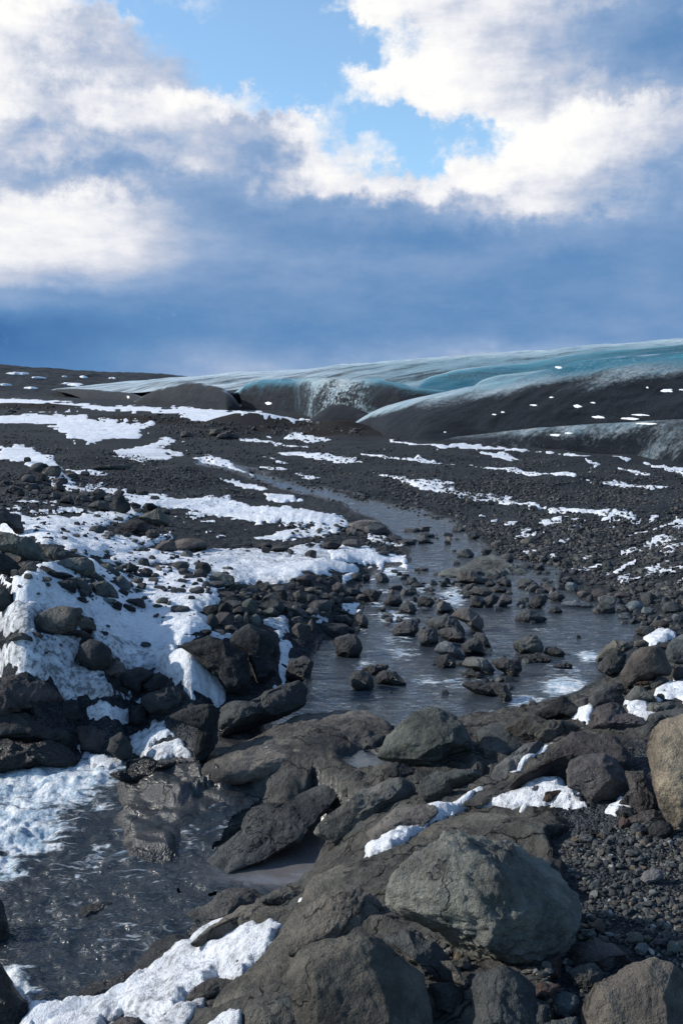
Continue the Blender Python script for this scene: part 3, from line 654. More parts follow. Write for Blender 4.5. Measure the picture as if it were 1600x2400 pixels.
for ln in SNOW.split('\n'):
    v_, p_, d_, t_, lb = ln.split('|'); snow_patch(v_, p_, float(d_), float(t_), lb)

# thin snow caught between the stones on the plain: nobody could count it
def scattered_snow():
    a = n2(Xr, Yr, .9, 5, 2.6, seed=7.)+.6*n2(Xr, Yr, .10, 3, .3, seed=1.)
    zone = np.zeros_like(H)
    for poly, z, w in ((vp('D', '640 200,800 220,1000 230,1200 250,1568 260,1700 260,1700 600,1560 600,1300 500,1000 470,760 330'), .3, 1.), (vp('D', '160 20,700 130,1300 220,1568 220,1568 100,900 60,300 10'), .35, .45),
                       (vp('A', '0 380,700 410,900 500,800 620,300 640,-200 560'), .7, .6), (vp('A', '900 560,1568 540,1568 784,1250 700'), .3, .35), (vp('B', '0 520,500 520,1568 600,1700 600,1700 784,300 700,0 640'), .35, .4),
                       (vp('C', '600 100,1100 120,1300 200,1568 280,1568 420,1200 380,800 300'), .5, .85), (vp('K', '0 200,500 200,1100 230,1100 480,400 480,0 420'), 1.2, .8)):
        q = polyw(poly, z); zone = np.maximum(zone, w*sstep(-14, 14, sdist(QX, QY, q)))
    m = a*1.1+zone-1.24
    h2 = H.reshape(NY, NX).copy()
    e = np.pad(h2, 2, mode='edge'); sm = sum(e[i:i+NY, j:j+NX] for i in range(5) for j in range(5))/25
    low = (sm-h2).ravel()                                # it stays in the hollows
    m = m+np.clip(low*4, -.2, .25)
    mk = (m > 0) & (np.maximum(sUP, sLO) < -3) & (DIST > 14) & (QY > 935)
    z = H+.012+.03*sstep(0, .2, m)*np.minimum(1, DIST/30)
    z = np.where(m < .03, H-.02, z)
    F = gridfaces(); F = F[mk[F].all(1)]
    v, f, at = submesh(np.stack([X, Y, z], 1), F, dict(dirt=np.full_like(H, .25)))
    tag(obj('thin_snow', v, f, M_SNOW, attrs=at), 'thin snow caught between the stones of the gravel plain', 'snow', kind='stuff')
scattered_snow()

# ------------------------------------------------------------------ glacier: convex lobes, each from a foot line to a crest line and on behind it
def pline(txt):
    v, r = txt.split('|'); a = np.array([float(t) for t in r.replace(',', ' ').split()]).reshape(-1, 3)
    p = vp(v, a[:, :2]); return np.c_[p, a[:, 2]]
def sample(pl, u):
    t = (pl[:, 0]-pl[0, 0])/(pl[-1, 0]-pl[0, 0]); out = []
    for k in range(3):
        y = np.interp(u, t, pl[:, k])
        w = 7; yp = np.pad(y, w, mode='reflect', reflect_type='odd'); y = np.convolve(yp, np.hanning(2*w+1)/np.hanning(2*w+1).sum(), 'same')[w:-w]
        out.append(y)
    return np.stack(out, 1)
def lobe(name, base, crest, parent, ash0, ash1, blue, p=2.2, nu=320, nv=120, rough=.5, back=.9, pit=None, drop=.35, mat=None, seed=0., ashp=.75):
    u = np.linspace(0, 1, nu); b = sample(pline(base), u); c = sample(pline(crest), u)
    B = at_d(b[:, :2], b[:, 2]); C = at_d(c[:, :2], c[:, 2])
    v = np.concatenate([np.linspace(-.06, 1, nv), 1+np.linspace(.02, back, 40)])
    vv = v[None, :, None]; Bx, Cx = B[:, None], C[:, None]
    Pq = Bx+(Cx-Bx)*vv
    f = np.where(v <= 1, 1-np.abs(1-v)**p, 1-drop*(np.maximum(v-1, 0))**1.5)
    hgt = (C[:, 2]-B[:, 2])[:, None]
    Pq[..., 2] = B[:, 2][:, None]+hgt*f[None]
    Xg, Yg = Pq[..., 0], Pq[..., 1]
    nrm = np.clip(np.minimum((v+.06)/.2, 1), 0, 1)[None]*np.where(v > .9, np.clip((1.12-v)/.22, .25, 1), 1)[None]
    sc = rough*np.minimum(1, np.abs(hgt)/6)
    dz = sc*nrm*(.55*fbm(np.stack([Xg*.045, Yg*.09, np.full_like(Xg, seed)], -1), 4)+.10*fbm(np.stack([Xg*.4, Yg*.8, Pq[..., 2]*.5+seed], -1), 4)+.32*fbm(np.stack([Xg*.02+Yg*.012, Yg*.16-Xg*.07, np.full_like(Xg, seed+4)], -1), 3, ridged=True)-.1)
    Pq[..., 2] += dz
    dy = sc*nrm*.9*fbm(np.stack([Xg*.09, Pq[..., 2]*.35, np.full_like(Xg, seed+9)], -1), 4)
    Pq[..., 1] += dy
    ashv = ash0+(ash1-ash0)*sstep(ashp-.45, ashp+.25, v)[None]*np.ones((nu, 1))
    bl = np.broadcast_to(blue, (nu, len(v))).copy() if not callable(blue) else blue(u[:, None], v[None])
    if pit:
        pa = np.clip(1-((u[:, None]-pit[0])/pit[1])**2, 0, 1)*np.clip((1-v)/.25, 0, 1)[None]
        n_ = fbm(np.stack([Xg*2.0, Yg*2.0, Pq[..., 2]*2.2], -1), 3); Pq[..., 1] += pa*np.clip(n_-.02, 0, 1)*.9
        ashv = ashv-pa*(.20+.25*np.clip(n_*3, -1, 1)); pitc = pa; bl = bl*(1-pa)  # ash and blue reduced to paint the pitted face as if sunlit
    idx = np.arange(nu*len(v)).reshape(nu, len(v))
    F = np.stack([idx[:-1, :-1], idx[1:, :-1], idx[1:, 1:], idx[:-1, 1:]], -1).reshape(-1, 4)
    return obj(name, Pq.reshape(-1, 3), F, mat or M_ICE, parent=parent, attrs=dict(ash=ashv.ravel(), blue=bl.ravel()))
gl = bpy.data.objects.new('glacier', None); COL.objects.link(gl); gl.location = at_d([(1000, 1030)], 82)[0]
tag(gl, 'long low glacier tongue of blue and ash black ice across the horizon', 'glacier')
lobe('ice_field', 'P|120 914 375,204 915 365,320 918 320,423 906 265,520 912 245,577 905 240,700 895 225,850 895 195,933 905 180,1065 926 155,1600 890 152,2100 880 150',
     'P|133 911 420,230 901 420,357 890 400,459 882 380,561 874 340,700 868 300,800 857 270,950 846 250,1106 836 240,1260 826 230,1360 816 225,1600 801 210,2100 772 200', gl, .42, .10,
     lambda u, v: .05+.55*sstep(.22, .5, u)*(1-sstep(.45, .95, v)), p=1.7, nu=420, rough=1.2, drop=.1, back=1.5)
lobe('ice_ridge', 'B|345 262 131,450 268 130,600 268 129,800 240 129,1000 200 129,1300 160 129,1568 130 129,2400 40 129', 'B|352 250 133,366 232 134,388 205 135.5,450 190 136,520 170 137,650 155 137.5,760 148 138,850 145 138,1000 115 139,1150 92 139,1300 75 139,1568 55 139,2400 -20 139', gl, .42, .08,
     lambda u, v: .95-.8*sstep(.7, 1., v)+0*u, p=2.3, rough=.9, seed=3., back=1.6, drop=.12)
lobe('ice_ridge', 'B|528 292 117,650 285 117,800 240 117,1000 195 117,1300 160 117,1568 140 117,2400 60 117', 'B|530 285 118,560 270 119,600 263 120,606 245 120.5,620 230 121,650 215 121.5,720 195 122,800 188 122.5,900 176 123,1000 158 123,1300 112 124,1568 88 124,2400 5 124', gl, .30, .05,
     lambda u, v: .6-.5*sstep(.6, 1., v)+0*u, p=2.1, rough=.7, seed=7., back=1.6, drop=.12)
lobe('ice_ridge', 'B|700 250 104,800 225 103,1000 195 102,1250 165 101,1568 150 100,2400 80 96', 'B|690 240 107,760 222 107.5,850 205 108,1000 180 108,1150 155 108,1300 140 107.5,1450 128 107,1568 118 107,2400 55 104', gl, .40, .05,
     lambda u, v: .7-.55*sstep(.6, 1., v)+0*u, p=2.2, rough=.8, seed=17., back=1.6, drop=.12)
lobe('ice_front', 'P|567 957 200,600 968 190,640 973 180,690 976 172,712 981 152,736 986 136,800 991 127,840 996 121,935 1000 113,1075 960 112', 'P|556 919 206,566 909 206,580 901 204,600 896 201,622 892 197,660 890 188,704 890 179,765 886 149,851 889 133,892 889 129,933 900 123,979 912 119,1030 917 117,1075 921 117', gl, .80, .12,
     lambda u, v: .95-.55*sstep(.72, 1., v)+0*u, p=2.8, rough=.7, pit=(.44, .2), seed=2., back=1.4, ashp=.66, drop=.15)
lobe('ice_toe', 'P|728 986 128,760 988 124,800 993 121,850 998 118,900 1010 112', 'P|729 984 130,745 968 129,770 952 127.5,800 947 125.5,830 955 123,870 972 120,900 990 116', gl, 1.0, .9, .1, p=2.6, nu=160, rough=.4, seed=5., back=.5)
lobe('ice_lobe', 'P|316 946 255,370 950 240,420 957 215,475 960 200,530 964 184,561 962 186', 'P|314 942 258,335 929 256,367 914 250,395 906 240,423 902 229,450 898 220,474 899 212,500 904 204,520 911 198,535 922 194,548 932 192,562 950 189', gl, 1.0, .45, .05, p=2.5, nu=240, rough=.6, seed=6., back=1.2, drop=.2)
lobe('ice_lobe', 'P|130 915 362,165 922 348,204 934 326,245 938 312,281 941 300,330 946 278', 'P|132 912 370,165 911 358,204 912 342,240 915 326,281 918 312,310 922 302,332 930 290', gl, 1.0, .55, .03, p=2.4, nu=220, rough=.5, seed=8., back=1.2, drop=.2)
lobe('ice_slope', 'P|826 999 103,850 1010 98,902 1028 87,996 1040 80,1106 1034 79.3,1259 1018 74.3,1450 1008 69,1600 1002 65.5,2100 975 62', 'P|827 994 104.5,845 982 104,866 969 102.5,895 956 101,927 946 99,975 933 97,1020 923 95,1070 914 94,1130 901 92,1208 888 90,1310 864 87,1440 843 84,1600 829 81,2100 775 78', gl, 1.0, .0,
     lambda u, v: .15+.85*sstep(.4, .7, v)*(1-sstep(.86, .99, v))*sstep(.12, .4, u), p=2.0, nu=420, nv=170, rough=.8, seed=1., back=1.6, ashp=.66, drop=.12)
lobe('ice_apron', 'B|300 502 82,385 512 79.5,480 520 78,600 532 75.5,750 536 74,860 545 72,1050 560 69,1250 578 66,1400 594 62.5,1568 618 57,2400 700 46', 'B|310 500 84,385 497 82.5,480 482 81.5,600 471 79,700 460 78,900 438 74,1100 424 71,1300 412 68,1568 398 64,2400 350 56', gl, .80, .50, .06, p=1.8, nu=420, nv=140, rough=.6, seed=4., back=.7, ashp=.6)

# snow remnants on the ice, and dark melt hollows under its edge
def snow_blob(cx, cy, rx, ry, surf, parent, hgt=.07):
    m = 30; a = np.linspace(0, 2*math.pi, m, endpoint=False); rg = np.random.default_rng(int(cx*7+cy*13))
    rad = .3+.9*rg.uniform(0, 1, m); rad = (rad+.8*np.roll(rad, 1)+.8*np.roll(rad, -1))/2.0
    ring = np.stack([cx+rx*rad*np.cos(a), cy+ry*rad*np.sin(a)+.12*ry*rx/ry*(rad*np.cos(a))*.3], 1)
    rings = [np.array([[cx, cy]])]+[np.array([cx, cy])+(ring-np.array([cx, cy]))*k for k in (.4, .75, 1.)]
    allp = np.vstack(rings); r = rays(allp); n = EYE+0*allp[:, :1]
    dg = bpy.context.evaluated_depsgraph_get()
    V = []
    for k, d in enumerate(r):
        dn = Vector(d).normalized(); ok, loc, nn, ix, ob, mt = SC.ray_cast(dg, Vector(EYE), dn)
        if not ok or ob.parent is not parent and ob is not surf: return None
        lift = (1., 1., .7, -.4)[0 if k == 0 else 1+(k-1)//m]*hgt
        V.append(np.array(loc)+np.array([0, -.35, 1.])*lift)
    F = [[0, 1+k, 1+(k+1) % m] for k in range(m)]
    for q in range(2):
        o = 1+q*m
        for k in range(m): a0, b0 = o+k, o+(k+1) % m; F += [[a0, a0+m, b0+m], [a0, b0+m, b0]]
    V = np.array(V)
    if np.ptp(V[:, 1]) > (14 if parent else 600): return None
    o = obj('snow_remnant', V, np.array(F), M_SNOW, parent=parent, attrs=dict(dirt=np.full(len(V), .1)))
    return o
hl = lobe('hill', 'P|-900 930 330,-300 930 360,0 928 380,250 925 400,470 905 440', 'P|-900 812 560,-300 841 590,0 857 610,204 872 630,357 877 640,444 884 650,480 890 650', None, 1.05, 1.0, .0, p=1.5, nu=260, rough=2.2, back=2., seed=11.)
tag(hl, kind='structure'); hl.data.materials.clear(); hl.data.materials.append(M_GROUND)
SC.view_layers[0].update()
for zx, zy, zr, zs in ((1493, 265, 30, 11), (1085, 338, 18, 11), (883, 333, 16, 4), (963, 297, 10, 4), (1404, 252, 6, 5), (1155, 322, 13, 3), (740, 365, 10, 4), (998, 160, 19, 7), (1320, 395, 40, 7), (1180, 388, 26, 7), (700, 376, 12, 2), (1370, 378, 40, 4), (1040, 462, 22, 4), (980, 470, 26, 7), (1400, 418, 50, 4), (475, 457, 8, 3), (1560, 262, 12, 3)):
    x, y = 800+zx/1.96, 780+zy/1.96
    snow_blob(x, y, zr/2.0, zs/2.6, None, gl, .05)
for zx, zy, zr, zs in ((90, 188, 45, 7), (180, 208, 34, 4), (385, 204, 17, 6), (470, 224, 60, 7), (325, 238, 50, 9), (520, 210, 16, 4), (25, 240, 26, 5), (140, 255, 30, 5), (300, 203, 12, 3), (545, 222, 26, 6), (255, 256, 40, 4)):
    b = snow_blob(zx/1.96, 780+zy/1.96, zr/1.7, zs/3.1, hl, None, .6)
    if b: tag(b, 'small white snow patch on the distant dark hill', 'snow patch', 'snow patches on the far hill'); b.name = 'snow_patch'
for zx, zy, zr, zs in ((650, 268, 50, 7), (1050, 246, 50, 8), (1235, 325, 16, 8), (590, 295, 8, 6)):
    snow_blob(zx/1.96, 780+zy/1.96, zr/1.96, zs/1.96, None, gl)
# ------------------------------------------------------------------ rocks
TONE = dict(h=(.160, .160, .155), d=(.060, .064, .068), k=(.034, .037, .041), b=(.116, .107, .098), g=(.115, .120, .115), t=(.22, .19, .15), u=(.125, .145, .16), p=(.080, .074, .076), w=(.21, .22, .22), r=(.092, .066, .058))
TNAME = dict(h='grey', d='dark grey', k='black', b='brown', g='greenish grey', t='tan', u='blue grey', p='purple brown', w='pale grey', r='reddish')
ROCKS = []               # (object, centre in the photograph, width, landmark or None, tone)
def facets(P, rg, n, lo, hi, front=False, keep=.97):
    for _ in range(n):
        d = rg.normal(size=3)
        if front: d[2] = abs(d[2])*1.2+.35
        d /= np.linalg.norm(d); o = rg.uniform(lo, hi)
        e = P@d-o
        P = P-np.where(e > 0, e*keep, 0)[:, None]*d
    return P
def rough_up(P, rg, size, amt, hi_amt, N, strata=0.):
    s = rg.uniform(0, 90)
    q = P/size
    dn = rg.normal(size=3)*np.array([.5, .5, 1.]); dn /= np.linalg.norm(dn)
    a = fbm(q*1.1+s, 3)*amt+fbm(q*3.1+s, 3, ridged=True)*amt*.30+fbm(q*8.+s, 3)*hi_amt
    if strata:                                            # broken edges of the bedding
        t = q@dn*rg.uniform(2.2, 3.2)+1.1*fbm(q*.9+s+5, 3); k = np.floor(t); a = a+strata*(k+sstep(.72, .98, t-k)-t)*np.clip(.6+1.6*noise(q*1.3+s), 0, 1.2)
    if size > .5: a = a+fbm(q*24.+s, 2)*hi_amt*.4
    return P+N*(a*size)[:, None]
def level(wpx): return 6 if wpx > 190 else 5 if wpx > 62 else 4 if wpx > 22 else 3
def outline_rock(view, pts, tone, tilt=0., depth=.8, label=None, name='boulder', mat=None, ang=.5, amt=.07, sink=.28, mark=None, hi=.022, strata=.05):
    rg = np.random.default_rng(abs(hash((view, len(pts), pts[:9] if isinstance(pts, str) else 0))) % 1 + len(ROCKS)*7+3)
    p = vp(view, pts); bot = p[np.argmax(p[:, 1])]
    wpx, hpx = np.ptp(p[:, 0]), np.ptp(p[:, 1])
    lowpts = p[p[:, 1] > p[:, 1].max()-.22*hpx].mean(0)
    A = hit([(lowpts[0], min(p[:, 1].max(), 2560))])[0]
    D = A[1]
    size = .5*math.sqrt(wpx*hpx)*D/FPX
    dh = depth*size                                      # half thickness
    c = p.mean(0); vd = rays([c])[0]; vd = vd/np.linalg.norm(vd)
    nn = -(1-tilt)*vd+tilt*np.array([0, 0, 1.]); nn /= np.linalg.norm(nn)
    fw = np.array([vd[0], vd[1], 0]); fw /= np.linalg.norm(fw)
    O0 = A+fw*dh*sink*(1-tilt)+nn*dh*(.45*tilt-.05)
    if tilt >= .6:                                       # ledges lie along the ground they rise from
        hp_ = hit(np.minimum(p, 2600)); c0 = hp_.mean(0); nn = np.linalg.svd(hp_-c0)[2][2]; nn = nn*np.sign(nn[2])
        nn = nn+np.array([0, -.12, .25]); nn /= np.linalg.norm(nn)
        O0 = c0+nn*dh*.22
    rr = rays(p); t = ((O0-EYE)@nn)/(rr@nn); W = EYE+rr*t[:, None]
    e1 = np.cross(np.array([0, 0, 1.]), nn); e1 /= np.linalg.norm(e1); e2 = np.cross(nn, e1)
    q = np.stack([(W-O0)@e1, (W-O0)@e2], 1)
    x, y = q[:, 0], q[:, 1]; x1, y1 = np.roll(x, -1), np.roll(y, -1); cr = x*y1-x1*y; ar = cr.sum()/2
    ctr = np.array([((x+x1)*cr).sum(), ((y+y1)*cr).sum()])/(6*ar); q = q-ctr
    th = np.linspace(-math.pi, math.pi, 361); Rr = np.zeros(361)
    for k in range(len(q)):
        a, b = q[k], q[(k+1) % len(q)]; ex = b-a
        dn = np.cos(th)*ex[1]-np.sin(th)*ex[0]
        with np.errstate(all='ignore'):
            tt = (a[0]*ex[1]-a[1]*ex[0])/dn; s = (a[0]*np.sin(th)-a[1]*np.cos(th))/dn
        ok = (s >= -1e-6) & (s <= 1+1e-6) & (tt > 0) & np.isfinite(tt)
        Rr = np.where(ok, np.maximum(Rr, np.nan_to_num(tt)), Rr)
    Rr = np.convolve(np.r_[Rr[-7:-1], Rr, Rr[1:7]], np.hanning(9)[1:-1]/np.hanning(9)[1:-1].sum(), 'same')[6:-6]
    U, F = ico(level(max(wpx, hpx)))
    U = facets(U.copy(), rg, int(4+ang*12), .48+.3*(1-ang), .86, True) if ang > 0 else U.copy()
    rho = np.hypot(U[:, 0], U[:, 1]); ph = np.arctan2(U[:, 1], U[:, 0])
    sh = np.array([rg.uniform(-.3, .3), -rg.uniform(.15, .5)*(1-tilt)])*size
    cz = np.sign(U[:, 2])*np.abs(U[:, 2])**.85
    rp = np.minimum(rho**.86, 1.)
    rad = np.interp(ph, th, Rr)*rp
    lx = rad*np.cos(ph)+sh[0]*np.maximum(cz, 0)*(1-rp); ly = rad*np.sin(ph)+sh[1]*np.maximum(cz, 0)*(1-rp)
    P = (ctr[0]+lx)[:, None]*e1+(ctr[1]+ly)[:, None]*e2+(cz*dh)[:, None]*nn
    Nn = U/np.maximum(np.linalg.norm(U, axis=1), 1e-6)[:, None]; Nw = Nn[:, :1]*e1+Nn[:, 1:2]*e2+Nn[:, 2:]*nn
    P = rough_up(P, rg, size, amt, hi, Nw, strata)+O0
    return finish_rock(P, F, tone, mat, label, name, c, max(wpx, hpx), rg, mark)
def finish_rock(P, F, tone, mat, label, name, c, wpx, rg, mark):
    org = np.array([P[:, 0].mean(), P[:, 1].mean(), P[:, 2].min()])
    o = obj(name, P, F, mat or M_ROCK, origin=org)
    if wpx < 190: o.data.set_sharp_from_angle(angle=R(30))
    k = rg.uniform(.84, 1.18); tc = np.array(TONE[tone])*k*(1+rg.uniform(-.03, .03, 3)); o.color = (*tc, 1)
    o['category'] = 'rock' if name != 'boulder' else 'boulder'
    if label: o['label'] = label
    ROCKS.append([o, c, wpx, mark, tone, label])
    return o
def box_rock(view, box, tone, mat=None, label=None, name='boulder', ang=None, mark=None):
    b = vp(view, box); (x0, y0), (x1, y1) = b.min(0), b.max(0)
    n = len(ROCKS); rg = np.random.default_rng(1000+n*13)
    wpx, hpx = x1-x0, y1-y0
    A = hit([((x0+x1)/2, min(y1, 2560)-.06*hpx)])[0]; D = A[1]; s = D/FPX
    U, F = ico(level(max(wpx, hpx))); ang = rg.uniform(.2, .9) if ang is None else ang
    U0 = U.copy(); U = facets(U.copy(), rg, int(6+ang*9), .42+.28*(1-ang), .85)
    yaw = rg.uniform(0, 6.3); ca, sa = math.cos(yaw), math.sin(yaw)
    M = np.array([[ca, -sa, 0], [sa, ca, 0], [0, 0, 1]])
    tl = rg.uniform(-.3, .3); M = np.array([[1, 0, 0], [0, math.cos(tl), -math.sin(tl)], [0, math.sin(tl), math.cos(tl)]])@M
    size = .5*math.sqrt(wpx*hpx)*s
    dims = np.array([.5*wpx*s, .5*max(wpx, hpx)*s*rg.uniform(.75, 1.05), .5*hpx*s*1.25])
    P = rough_up((U@M.T)*dims, rg, size, .08, .018, U0, .05 if ang > .4 else 0.)
    ctr = A+np.array([0, dims[1]*.55, hpx*s*.5])
    for _ in range(5):
        pr = proj(P+ctr); lo, hi = pr.min(0), pr.max(0)
        th = hpx*1.14
        P[:, 0] *= wpx/(hi[0]-lo[0]); P[:, 2] *= np.clip(1+.7*(th/(hi[1]-lo[1])-1), .5, 1.6)
        pr = proj(P+ctr); lo, hi = pr.min(0), pr.max(0)
        ctr = ctr+np.array([((x0+x1)/2-(lo[0]+hi[0])/2)*s, 0, (lo[1]-y0)*s])
    return finish_rock(P+ctr, F, tone, mat, label, name, np.array([(x0+x1)/2, (y0+y1)/2]), max(wpx, hpx), rg, mark)

